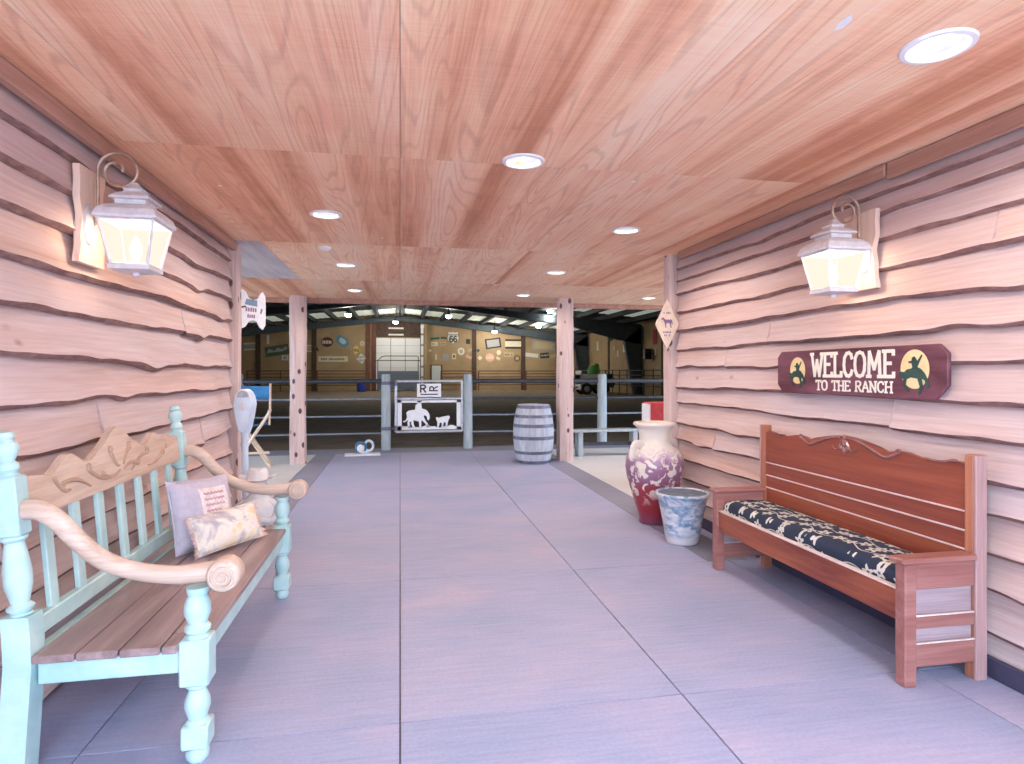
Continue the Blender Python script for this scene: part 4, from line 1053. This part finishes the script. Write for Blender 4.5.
for (r, z, up_) in ((.145, .014, 1), (.142, .010, 1), (.115, 0, .4), (.085, -.002, 0), (.080, .01, 0), (.078, .05, 0), (.070, .085, 0), (.05, .098, 0), (.02, .090, 0), (.002, .088, 0)):
    rows.append([(r*1.0*math.cos(2*PI*k/n), r*.92*math.sin(2*PI*k/n), z + up_*.028*abs(math.cos(2*PI*k/n))**3 + (-.012*(abs(math.sin(2*PI*k/n))**2) if .03 < z < .1 and r < .06 else 0)) for k in range(n+1)])
mb.grid(rows); bmesh.ops.remove_doubles(mb.bm, verts=mb.bm.verts[:], dist=1e-5)
o = mb.build('crown_and_brim', M_HAT, t_, local=True, angle=60); md = o.modifiers.new('thick', 'SOLIDIFY'); md.thickness = .004
mb = MB(); mb.lathe([(.0805, .004), (.0825, .006), (.0820, .024), (.0800, .026)], 36, cap=False, M=Matrix.Diagonal((1, .925, 1, 1))); mb.build('hat_band', M_PIPED, t_, local=True)

# ------------------------------------------------------------------ fence, gate and things before it
YF = 11.2
def pipe_run(parent, xa, xb, zs, mats, rads, y=YF):
    for z, m_, r in zip(zs, mats, rads):
        mb = MB(); mb.tube([(xa, y, z), ((xa+xb)/2, y, z - .004), (xb, y, z)], r, 10); mb.build('rail', m_, parent)
def fpost(parent, x, y, h, r, seed):
    mb = MB(); rnd = random.Random(seed); p = rnd.uniform(0, 6)
    mb.lathe([(r*(1.04), -.05), (r, .05), (r*.97, h*.5), (r*.95, h - .03), (r*.82, h)], 20, (x, y, 0), wob=lambda a, z: .03*math.sin(2*a+p+z) + .02*math.sin(5*a+z*3)); mb.build('post', M_FPOST, parent)
ZS = [1.235, .915, .61, .30]
t_ = thing('pipe_fence', 'fence of four metal pipe rails on grey round posts left of the white gate', 'fence', (-2.5, YF, 0))
pipe_run(t_, -5.0, -.33, ZS, [M_PIPED, M_PIPED2, M_PIPED2, M_PIPED2], [.040, .018, .018, .018])
fpost(t_, -.25, YF, 1.36, .082, 1); fpost(t_, -2.75, YF, 1.36, .09, 2); fpost(t_, -5.0, YF, 1.36, .085, 3)
t_ = thing('pipe_fence', 'fence of dark metal pipe rails on grey-blue posts behind the barrel, right of the gate', 'fence', (3.4, YF, 0))
pipe_run(t_, 1.31, 6.3, ZS, [M_PIPED, M_PIPED, M_PIPED2, M_PIPED2], [.042, .026, .018, .018])
fpost(t_, 1.23, YF, 1.36, .082, 4); fpost(t_, 3.81, YF, 1.36, .095, 5); fpost(t_, 6.3, YF, 1.36, .085, 6)
GX0, GX1, GZ0, GZ1 = -.075, 1.125, .32, 1.235
t_ = thing('ranch_gate', 'metal gate with white cut-out horse rider and calves and a brand sign on top', 'gate', ((GX0+GX1)/2, YF, 0))
mb = MB(); mb.tube([(GX0, YF, GZ0), (GX1, YF, GZ0), (GX1, YF, GZ1), (GX0, YF, GZ1)], .025, 10, closed=True)
mb = MB()
for p in (((GX0, GZ0), (GX1, GZ0)), ((GX1, GZ0), (GX1, GZ1)), ((GX1, GZ1), (GX0, GZ1)), ((GX0, GZ1), (GX0, GZ0)), ((GX0, .915), (GX1, .915))):
    mb.tube([(p[0][0], YF, p[0][1]), (p[1][0], YF, p[1][1])], .025, 10)
mb.build('frame', M_PIPE, t_)
for z in (1.20, .385):
    mb = MB(); mb.tube([(-.175, YF, z), (GX0, YF, z)], .02, 8); mb.lathe([(.034, -.05), (.034, .05)], 12, (GX0, YF, z)); mb.lathe([(.090, -.03), (.092, .03)], 20, (-.25, YF, z)); mb.build('hinge', M_HOOP, t_)
wx0, wx1, wz0, wz1 = GX0 + .03, GX1 - .03, .355, .885
mb = MB(); yb_ = YF - .012
for q in ((wx0, wx0 + .075, wz0, wz1), (wx1 - .075, wx1, wz0, wz1), (wx0, wx1, wz1 - .04, wz1)): mb.box(q[0], q[1], yb_ - .004, yb_ + .004, q[2], q[3])
gr = [(wx0 + (wx1-wx0)*i/24, wz0 + .055 + .018*math.sin(i*.7) + .01*math.sin(i*1.9)) for i in range(25)]
mb.prism([(wx0, wz0), (wx1, wz0)] + gr[::-1], (0, yb_ + .004, 0), (1, 0, 0), (0, 0, 1), .008)
mb.build('cutout_border', M_GATEW, t_, flat=True)
RIDER = [(225, 490), (250, 484), (262, 455), (256, 420), (275, 402), (310, 396), (338, 395), (342, 352), (360, 345), (366, 328), (352, 322), (368, 316), (372, 298), (392, 299), (396, 316), (408, 321), (394, 328), (398, 345), (402, 385), (428, 390), (452, 402), (472, 430), (478, 465), (465, 486), (452, 478), (450, 456), (430, 440), (418, 455), (440, 490), (458, 512), (474, 548), (454, 548), (430, 510), (405, 485), (397, 495), (397, 548), (376, 548), (376, 498), (350, 488), (322, 484), (326, 520), (346, 552), (318, 552), (300, 512), (305, 492), (286, 502), (296, 552), (270, 552), (266, 502), (276, 480), (258, 490), (235, 502)]
CALF = [(535, 462), (548, 458), (556, 466), (600, 456), (640, 450), (660, 446), (670, 462), (660, 480), (650, 500), (642, 552), (626, 552), (630, 506), (612, 504), (602, 552), (588, 552), (590, 508), (574, 508), (560, 552), (544, 552), (550, 500), (538, 484)]
sc_ = .00190; o0 = (GX0 - 160*sc_*1.0, 0, 0)
cv = lambda P: [(GX0 + (x-158)*sc_, .372 + (556-y)*sc_*1.12) for x, y in P]
mb = MB(); mb.prism(cv(RIDER), (0, yb_ + .004, 0), (1, 0, 0), (0, 0, 1), .008); mb.build('rider_cutout', M_GATEW, t_, flat=True)
mb = MB(); mb.prism(cv(CALF), (0, yb_ + .004, 0), (1, 0, 0), (0, 0, 1), .008); mb.build('calf_cutout', M_GATEW, t_, flat=True)
mb = MB(); mb.box(.30, .735, YF - .05, YF - .035, .945, 1.19, .006); bd = mb.build('brand_sign', M_WHITE, t_)
mb = MB()
RB = [[(.08, 0), (.08, 1), (.46, 1), (.62, .9), (.64, .74), (.56, .58), (.4, .5), (.08, .5)], [(.36, .5), (.66, 0)]]
mb.strokes([[(x*.15, y*.125) for x, y in ln] for ln in RB], .028, (.355, YF - .052, 1.035), (1, 0, 0), (0, 0, 1), .003)
mb.strokes([[((1-y)*.14, x*.13) for x, y in ln] for ln in RB], .022, (.53, YF - .052, 1.05), (1, 0, 0), (0, 0, 1), .003)
mb.box(.365, .675, YF - .053, YF - .049, .985, 1.005); mb.build('brand_mark', M_BLACK, bd, flat=True)

# white board with a coiled blue hose on it
mb = MB(); mb.box(-.29, .29, -.11, .11, 0, .028, .005)
o = mb.build('board', M_GATEW); o.location = (-.62, 10.55, 0); o.rotation_euler = (0, 0, .06); tag(o, 'white board lying flat on the floor before the pipe fence', 'board')
t_ = thing('garden_hose', 'small coil of blue hose lying on the white board by the fence', 'hose', (-.62, 10.56, .028))
mb = MB()
L = [(-.03 + (.085 - .002*k/12)*math.cos(k*PI/9), .015*math.sin(k*.9) + .0006*k, .105 + (.085 - .002*k/12)*math.sin(k*PI/9)) for k in range(70)]; mb.tube(L, .019, 8); mb.build('coil', M_HOSEB, t_, local=True)
mb = MB(); L = [(.10 + .07*math.cos(k*PI/8), .02 + .0012*k, .125 + .085*math.sin(k*PI/8)) for k in range(18)]; mb.tube(L, .022, 8); mb.tube([(.10, .02, .04), (.06, 0, .02), (-.02, -.02, .018)], .02, 8); mb.build('loop', M_METER, t_, local=True)
mb = MB(); mb.sphere((-.035, -.012, .085), (.06, .03, .075)); mb.build('wrapped_end', M_WHITE, t_, local=True)

# low bench beside the right log post
t_ = thing('low_bench', 'low grey plank bench between the right log post and the tall urn', 'bench', (3.35, 9.78, 0))
mb = MB(); mb.box(2.70, 4.10, 9.66, 9.90, .405, .445, .006); mb.build('seat', M_FPOST, t_)
for x in (2.93, 3.88):
    mb = MB(); mb.box(x - .04, x + .04, 9.68, 9.88, 0, .405, .005); mb.build('leg', M_FPOST, t_)
mb = MB(); mb.box(2.97, 3.84, 9.76, 9.80, .17, .23, .004); mb.build('stretcher', M_PIPED, t_)
# red box behind the urn
t_ = thing('red_cabinet', 'upright red metal box mostly hidden behind the tall urn', 'box', (3.245, 7.25, 0))
mb = MB(); mb.box(-.19, .16, -.12, .12, .0, 1.02, .012); mb.build('body', M_REDP, t_, local=True)
mb = MB(); mb.box(-.15, .13, -.128, -.119, .06, .97, .004); mb.box(.09, .11, -.145, -.125, .45, .6, .004); mb.build('door', M_REDP, t_, local=True)
mb = MB(); mb.box(-.205, -.189, -.12, .12, 0, 1.0, .003); mb.build('side_strip', M_WHITE, t_, local=True)

# ------------------------------------------------------------------ far side of the arena
def far_fence(label, u0, u1, Y=46.4, zs=(1.48, 1.26, 1.02, .72, .42), pit=2.4):
    xa, xb = wallpt(u0, 380, Y)[0], wallpt(u1, 380, Y)[0]
    t_ = thing('corral_fence', label, 'fence', ((xa+xb)/2, Y, 0))
    for z in zs: mb = MB(); mb.tube([(xa, Y, z), (xb, Y, z)], .035, 6); mb.build('rail', M_RUSTPOST, t_)
    n = max(1, round((xb-xa)/pit))
    for k in range(n+1): x = xa + (xb-xa)*k/n; mb = MB(); mb.tube([(x, Y, -.05), (x, Y, 1.50)], .045, 6); mb.build('post', M_RUSTPOST, t_)
far_fence('dark pipe fence panel at the far wall behind the left log post', 247, 313)
far_fence('dark pipe fence panel below the long cream sign on the far wall', 317, 366)
far_fence('dark pipe fence panel right of the white door on the far wall', 441, 476)
far_fence('dark pipe fence panel under the black tilted sign on the far wall', 478.5, 524)
far_fence('dark pipe fence panel behind the barrel end of the far wall', 526, 566)
# side fence along the right wall
t_ = thing('corral_fence', 'tall dark pipe fence with many uprights along the right arena wall', 'fence', (13.6, 37, 0))
for z in (1.5, 1.2, .9, .6): mb = MB(); mb.tube([(13.72, 29, z), (13.72, 46.2, z)], .03, 6); mb.build('rail', M_PIPED, t_)
for k in range(14): y = 29 + k*1.32; mb = MB(); mb.tube([(13.72, y, -.05), (13.72, y, 1.55)], .035, 6); mb.build('post', M_PIPED, t_)

# overhead door
x0, zt = wallpt(376, 338, YB); x1, _ = wallpt(420, 338, YB)
t_ = thing('door_1', None, None, ((x0+x1)/2, YB - .06, 0)); struct(t_)
n = 7
for k in range(n):
    mb = MB(); mb.box(x0, x1, YB - .12, YB - .065, zt*k/n + .008, zt*(k+1)/n - .008, .012); mb.build('section', M_WHITE, t_)
mb = MB()
for f in (.33, .66): x = x0 + (x1-x0)*f; mb.box(x - .03, x + .03, YB - .135, YB - .121, 0, zt)
mb.build('stile', M_BAFFLE, t_)
t_ = thing('ladder_tower', 'blue-grey lattice ladder tower standing right of the white overhead door', 'ladder', (wallpt(422, 350, 47.2)[0], 47.0, 0))
mb = MB()
for dx in (-.13, .13): mb.box(dx - .03, dx + .03, -.03, .03, 0, 4.75)
mb.build('stile', M_STEEL, t_, local=True)
for k in range(6):
    mb = MB(); z = .25 + k*.82; mb.box(-.12, .12, .0, .012, z, z + .66); mb.build('white_panel', M_WHITE, t_, local=True)
x0, zt = wallpt(377, 371, 45.5); x1, _ = wallpt(419, 371, 45.5)
t_ = thing('panel_gate', 'solid blue-grey gate panel with curved pipe top before the white overhead door', 'gate', ((x0+x1)/2, 45.5, 0))
mb = MB(); mb.box(x0, x1, 45.47, 45.53, .1, zt, .02); mb.build('panel', flat('blue_grey_panel', (.16, .20, .27)), t_)
mb = MB(); z2 = wallpt(400, 356, 45.5)[1]; z3 = wallpt(400, 360.5, 45.5)[1]
mb.tube([(x0 + .05, 45.5, .0), (x0 + .05, 45.5, z3), (x0 + .35, 45.5, z2 - .05), (x0 + .6, 45.5, z2), (x1 - .1, 45.5, z2)], .03, 6); mb.tube([(x0 - .1, 45.5, z3), (x1 + .1, 45.5, z3)], .03, 6); mb.tube([(x1 - .06, 45.5, 0), (x1 - .06, 45.5, z2)], .03, 6); mb.build('pipe_top', M_PIPED, t_)
x, z = wallpt(409, 373, 45.3); 
# blue drum
x, _ = wallpt(361, 388, 45.0)
t_ = thing('plastic_drum', 'bright blue plastic drum standing by the far fence', 'drum', (x, 45.0, -.02))
mb = MB(); mb.lathe([(.02, 0), (.29, 0), (.31, .03), (.31, .26), (.325, .28), (.31, .30), (.31, .6), (.325, .62), (.31, .64), (.31, .87), (.29, .9), (.05, .9)], 24); mb.build('body', M_DRUM, t_, local=True)
mb = MB(); mb.lathe([(.30, .895), (.305, .93), (.28, .94), (.05, .94)], 24); mb.build('lid', M_DRUM, t_, local=True)
# white notice board on legs
x0, zt = wallpt(431, 365.5, 46.9); x1, zb = wallpt(441.5, 381, 46.9)
t_ = thing('notice_board', 'plain pale notice board on posts right of the ladder tower', 'board', ((x0+x1)/2, 46.9, 0))
mb = MB(); mb.box(x0, x1, 46.88, 46.92, zb, zt, .01); mb.build('panel', flat('pale_panel', (.62, .68, .70)), t_)
mb = MB()
for x in (x0, x1): mb.box(x - .05, x + .05, 46.86, 46.94, -.05, zt + .06)
mb.box(x0, x1, 46.87, 46.93, zt, zt + .06); mb.build('frame', M_DKBROWN, t_)

# signs hung on the far wall
COLS = {'white': (.74, .73, .68), 'cream': (.72, .66, .48), 'green': (.07, .12, .07), 'maroon': (.10, .025, .025), 'blue': (.10, .28, .44), 'pale_blue': (.50, .62, .70), 'yellow': (.76, .55, .16), 'black': (.025, .025, .03),
        'pink': (.74, .40, .34), 'brown': (.20, .12, .07), 'grey': (.34, .34, .34), 'tan': (.52, .42, .25), 'red': (.40, .05, .05), 'dkgreen': (.04, .10, .08)}
MC = {k: flat('sign_' + k, c) for k, c in COLS.items()}
def ngon(n, rx, ry, ph=0): return [(rx*math.cos(2*PI*k/n + ph), ry*math.sin(2*PI*k/n + ph)) for k in range(n)]
SIGNY = YB - .01
def wsign(label, u, v, wpx, hpx, shape, col, rot=0, inner=None, icol='black', name='wall_sign', y=SIGNY, seed=0):
    x, z = wallpt(u, v, y); k = (y*C_ + x*S_)/F * 1.0
    W, H = wpx*k*C_/1.0/ (1), hpx*k
    t_ = thing(name, label, 'sign', (x, y, z)); t_.rotation_euler = (0, -math.radians(rot), 0)
    if shape == 'rect': P = [(-W/2, -H/2), (W/2, -H/2), (W/2, H/2), (-W/2, H/2)]
    elif shape == 'round': P = ngon(24, W/2, H/2)
    elif shape == 'diamond': P = [(0, -H/2), (W/2, 0), (0, H/2), (-W/2, 0)]
    elif shape == 'shield': P = [(x_*W/2, y_*H/2) for x_, y_ in ((0, -1), (.35, -.86), (.8, -.6), (.98, -.2), (.92, .15), (.78, .45), (.92, .74), (.72, .98), (.4, .84), (0, .98), (-.4, .84), (-.72, .98), (-.92, .74), (-.78, .45), (-.92, .15), (-.98, -.2), (-.8, -.6), (-.35, -.86))]
    elif shape == 'fish': P = [(x_*W/2, y_*H/2) for x_, y_ in ((-1, .2), (-.7, .95), (-.3, .75), (.2, .7), (.75, .25), (1, -.25), (.6, -.9), (.1, -.95), (-.4, -.7), (-.85, -.35))]
    mb = MB(); mb.prism(P, (0, -.0, 0), (1, 0, 0), (0, 0, 1), .04); mb.build('plate', MC[col], t_, local=True, flat=True)
    mb = MB(); y_ = -.042; o_ = (0, y_, 0); A, B = (1, 0, 0), (0, 0, 1)
    if inner == 'text':
        marks(mb, o_, A, B, -W*.40, W*.40, -H*.18, H*.38, max(4, int(wpx*.55)), .01, seed)
    elif inner == 'text2':
        for r_ in range(2): marks(mb, o_, A, B, -W*.36, W*.36, -H*.28 + r_*H*.32, H*.24, max(3, int(wpx*.4)), .01, seed + r_)
    elif inner == 'bars':
        mb.prism([(-W/2, H*.30), (W/2, H*.30), (W/2, H*.5), (-W/2, H*.5)], o_, A, B, .01); mb.prism([(-W/2, -H*.5), (W/2, -H*.5), (W/2, -H*.30), (-W/2, -H*.30)], o_, A, B, .01)
    elif inner == '66':
        put_text(mb, '66', (-W*.33, y_, -H*.38), A, B, W*.66, H*.5, W*.10, .01); mb.prism([(-W*.38, H*.20), (W*.38, H*.20), (W*.38, H*.25), (-W*.38, H*.25)], o_, A, B, .01)
    elif inner == 'ring':
        P2 = [(x_*.55, y_*.55) for x_, y_ in P]; mb.prism(P2, o_, A, B, .01)
    elif inner == 'scene':
        mb.prism([(-W*.46, -H*.1), (-W*.3, H*.3), (-W*.12, 0), (W*.05, H*.28), (W*.22, H*.05), (W*.4, H*.3), (W*.46, H*.0), (W*.2, -H*.18), (-W*.2, -H*.12)], o_, A, B, .01)
    elif inner == 'frame':
        mb.prism([(-W*.40, -H*.36), (W*.40, -H*.36), (W*.40, H*.36), (-W*.40, H*.36)], o_, A, B, .01)
    if len(mb.bm.faces): mb.build('design', MC[icol], t_, local=True, flat=True)
    else: mb.bm.free()
S = [
 ('pale green-edged rectangular sign at far left of the arena wall', 250, 346.5, 12, 7.5, 'rect', 'grey', 4, 'bars', 'cream'),
 ('narrow upright white plaque above the long green sign', 268, 339.5, 2.4, 9, 'rect', 'white', 0, None, ''),
 ('long dark green banner sign sloping up, left of the left log post', 277, 350.5, 23, 10, 'rect', 'green', 10, 'scene', 'grey'),
 ('small white card under the long green banner sign', 285, 357.8, 6, 5, 'rect', 'white', 0, 'ring', 'grey'),
 ('small white sign just right of the left log post', 309.5, 348.5, 5, 7, 'rect', 'white', 0, 'frame', 'tan'),
 ('dark little arrow-like plate right of the brown column by the log post', 317, 349, 2, 4.5, 'rect', 'black', 30, None, ''),
 ('dark maroon round sign with white wording', 327.2, 342, 11.5, 10, 'round', 'maroon', 0, 'text', 'white'),
 ('blue and white fish-shaped sign beside the maroon round one', 342.8, 341, 14, 12, 'fish', 'blue', -14, 'ring', 'pale_blue'),
 ('little pale ring sign above the yellow diamond sign', 362, 343.5, 4.6, 5, 'round', 'cream', 0, 'ring', 'tan'),
 ('yellow diamond sign above the white diamond one', 356, 350, 9.4, 9.6, 'diamond', 'yellow', -8, 'text', 'brown'),
 ('white diamond sign below the yellow diamond', 361.5, 358.6, 10.4, 10.6, 'diamond', 'white', 6, 'text2', 'grey'),
 ('long cream sign with one line of dark wording', 333, 359, 29, 5.6, 'rect', 'cream', 0, 'text', 'brown'),
 ('white framed sign above the overhead door', 396, 331.5, 15, 8, 'rect', 'grey', 0, 'bars', 'white'),
 ('tiny pale plate at the upper left above the overhead door', 380, 328, 4, 2, 'rect', 'tan', 0, None, ''),
 ('white route shield sign numbered 66', 453, 337.5, 11.4, 11.6, 'shield', 'white', 0, '66', 'black'),
 ('thin green street sign left of the route shield', 435, 338.5, 9, 2.2, 'rect', 'dkgreen', 5, None, ''),
 ('second thin green street sign touching the route shield', 443.5, 338, 6, 2, 'rect', 'dkgreen', -4, None, ''),
 ('pale licence plate under the thin green street sign', 434.3, 344, 6.6, 3.8, 'rect', 'cream', 0, 'text', 'grey'),
 ('tan plate between the licence plate and the route shield', 443, 343.8, 6, 3.6, 'rect', 'tan', 5, 'text', 'brown'),
 ('black little round-shouldered plate right of the route shield', 468, 341.5, 4.2, 4.8, 'rect', 'black', 0, None, ''),
 ('small tan triangle plate at left below the licence plate', 430, 350.5, 4, 3, 'diamond', 'cream', 0, None, ''),
 ('thin upright cream strip below the licence plate', 436, 357, 1.4, 5.5, 'rect', 'cream', 0, None, ''),
 ('dark square plate tilted, below the route shield', 445.8, 357.2, 6, 6.4, 'rect', 'grey', -8, None, ''),
 ('small cream plate with a crescent mark beside the dark square plate', 454, 356.4, 4, 5.6, 'rect', 'cream', 0, 'ring', 'brown'),
 ('white ring-shaped sign below and right of the route shield', 461, 351.4, 7, 7.6, 'round', 'white', 0, 'ring', 'tan'),
 ('pale tilted plate right of the white ring sign', 470.5, 350, 5.6, 2.6, 'rect', 'tan', 20, None, ''),
 ('pinkish tilted plate under the pale tilted plate', 468.7, 357, 6.2, 3, 'rect', 'pink', -25, None, ''),
 ('black tilted sign with white picture, largest dark one right of the route shield', 493, 343.3, 16, 10, 'rect', 'black', 8, 'frame', 'grey'),
 ('small green and black plate left of the pink round sign', 478, 350.5, 4, 4, 'diamond', 'dkgreen', 0, None, ''),
 ('cream butterfly-like plate left of the pink round sign', 479.8, 358, 5.4, 5, 'diamond', 'cream', 0, None, ''),
 ('faded pink octagonal sign under the black tilted sign', 489.8, 357.5, 9.4, 8.4, 'round', 'pink', 0, 'text', 'cream'),
 ('round cream plate right of the pink sign', 498.7, 352.6, 4.6, 5, 'round', 'cream', 0, None, ''),
 ('little cream tilted tag below the round cream plate', 498, 358.4, 4.4, 2.6, 'rect', 'cream', -30, None, ''),
 ('cream sign with dark bands at top and bottom', 513, 344, 16.4, 9.4, 'rect', 'cream', 0, 'bars', 'black'),
 ('tan plate under the banded cream sign', 508.6, 354.6, 10, 4.6, 'rect', 'tan', 0, 'text', 'brown'),
 ('brown ring sign under the banded cream sign, far right', 517, 358.4, 6.6, 6.8, 'round', 'brown', 0, 'ring', 'tan'),
 ('large weathered rectangular sign next to the right log post', 543.4, 345.2, 24, 10.6, 'rect', 'grey', -2, 'frame', 'tan'),
 ('white oblong plate below the large weathered sign', 531.7, 355.2, 13.4, 4, 'rect', 'white', -6, None, ''),
 ('dark picture plate right of the white oblong plate', 544.5, 355.5, 9, 5.4, 'rect', 'black', 4, 'scene', 'grey'),
 ('tan slanted plate tucked against the right log post', 553.5, 356, 6, 3.4, 'rect', 'tan', 24, None, ''),
]
for i, s_ in enumerate(S):
    lb, u, v_, wp, hp, sh, co, ro, inn, ic = s_
    wsign(lb, u, v_, wp, hp, sh, co, ro, inn, ic or 'black', seed=i)

# pieces on the right arena wall (they face -X)
RW = [('dark wreath-like ring hung high on the right arena wall', 40.0, 4.05, .34, 'ring', 'dkgreen'), ('green ring hung on the right arena wall beside the column', 36.5, 4.0, .30, 'ring', 'green'), ('dark cow skull-shaped plate on the right arena wall', 38.2, 4.05, .34, 'rect', 'brown'),
      ('narrow cream plate hung lowest on the right arena wall', 38.6, 2.7, .22, 'rect', 'cream'), ('white upright plate in the middle of the right arena wall', 37.4, 3.0, .26, 'rect', 'white'), ('tan tilted plate on the right arena wall', 39.3, 3.1, .26, 'dia', 'tan'),
      ('cream plate near the corner on the right arena wall', 43.0, 3.4, .34, 'rect', 'cream'), ('pink plate on the right arena wall', 37.0, 3.5, .22, 'dia', 'pink'), ('red blanket-like banner on the nearest part of the right arena wall', 29.7, 3.5, .45, 'rect', 'red'), ('small white plate below the red banner', 29.6, 2.6, .2, 'rect', 'white')]
for lb, y, z, r, sh, co in RW:
    P = ngon(16, r, r) if sh == 'ring' else ([(-r*.6, -r), (r*.6, -r), (r*.6, r), (-r*.6, r)] if sh == 'rect' else [(0, -r), (r*.8, 0), (0, r), (-r*.8, 0)])
    mb = MB()
    if sh == 'ring': mb.tube([(-.06, a, b) for a, b in P], .09, 6, closed=True)
    else: mb.prism(P, (-.001, 0, 0), (0, -1, 0), (0, 0, 1), .04)
    o = mb.build('wall_sign', MC[co], flat=True); o.location = (XW, y + (4.6 if y < 30 else 2.0), z); tag(o, lb, 'sign')
x, z = wallpt(648, 354, 34.6)
t_ = thing('loudspeaker', 'black loudspeaker hung by the nearest steel column at right', 'speaker', (14.62, 34.6, z - .3))
mb = MB(); mb.box(-.22, .22, -.2, .2, -.02, .62, .03); mb.build('cabinet', M_BLACK, t_, local=True)
mb = MB(); mb.lathe([(.15, 0), (.13, -.02), (.05, .01)], 20, M=Matrix.Translation((0, -.2, .22)) @ Matrix.Rotation(PI/2, 4, 'X')); mb.build('cone', M_TYRE, t_, local=True)
mb = MB(); mb.tube([(.1, .1, .3), (.372, .12, .3)], .03, 6); mb.build('bracket', M_STEEL, t_, local=True)

# white cart with green load, right side of the arena
Yc = 37.6
xc, _ = wallpt(592, 390, Yc)
t_ = thing('farm_cart', 'white box cart with dark wheels and green load behind the right fence post', 'cart', (xc, Yc, -.02))
mb = MB(); mb.box(-.95, .75, -.6, .6, .62, 1.28, .03); mb.box(-.95, -.88, -.6, .6, .3, 1.5, .01); mb.build('body', M_WHITE, t_, local=True)
mb = MB()
mb.sphere((.10, 0, 1.5), (.42, .35, .36), 14, 10); mb.sphere((.30, .1, 1.75), (.22, .2, .24), 10, 8); mb.build('green_load', M_GREEN, t_, local=True, angle=60)
mb = MB(); mb.box(-.9, 1.3, -.5, .5, .42, .62, .02); mb.tube([(-.9, 0, .5), (-1.5, 0, .2), (-1.55, 0, .02)], .05, 8); mb.build('chassis', M_STEEL, t_, local=True)
for (x, y, r) in ((-.55, -.62, .36), (-.55, .62, .36), (.55, -.62, .36), (.55, .62, .36)):
    mb = MB(); mb.lathe([(r*.55, -.07), (r*.9, -.09), (r, -.06), (r, .06), (r*.9, .09), (r*.55, .07)], 24, M=Matrix.Translation((x, y, r)) @ Matrix.Rotation(PI/2, 4, 'X'), cap=False); wv = mb.build('wheel', M_TYRE, t_, local=True)
    mb = MB(); mb.lathe([(.03, -.07), (r*.5, -.05), (r*.56, -.03), (r*.56, .03), (r*.5, .05), (.03, .07)], 20, M=Matrix.Translation((x, y, r)) @ Matrix.Rotation(PI/2, 4, 'X')); mb.build('hub', M_BAFFLE, wv, local=True)
mb = MB(); mb.box(.80, 1.38, -.55, .55, .55, 1.05, .06); mb.box(.9, 1.3, -.4, .4, 1.05, 1.3, .06); mb.build('green_hopper', M_DKGREEN, t_, local=True)
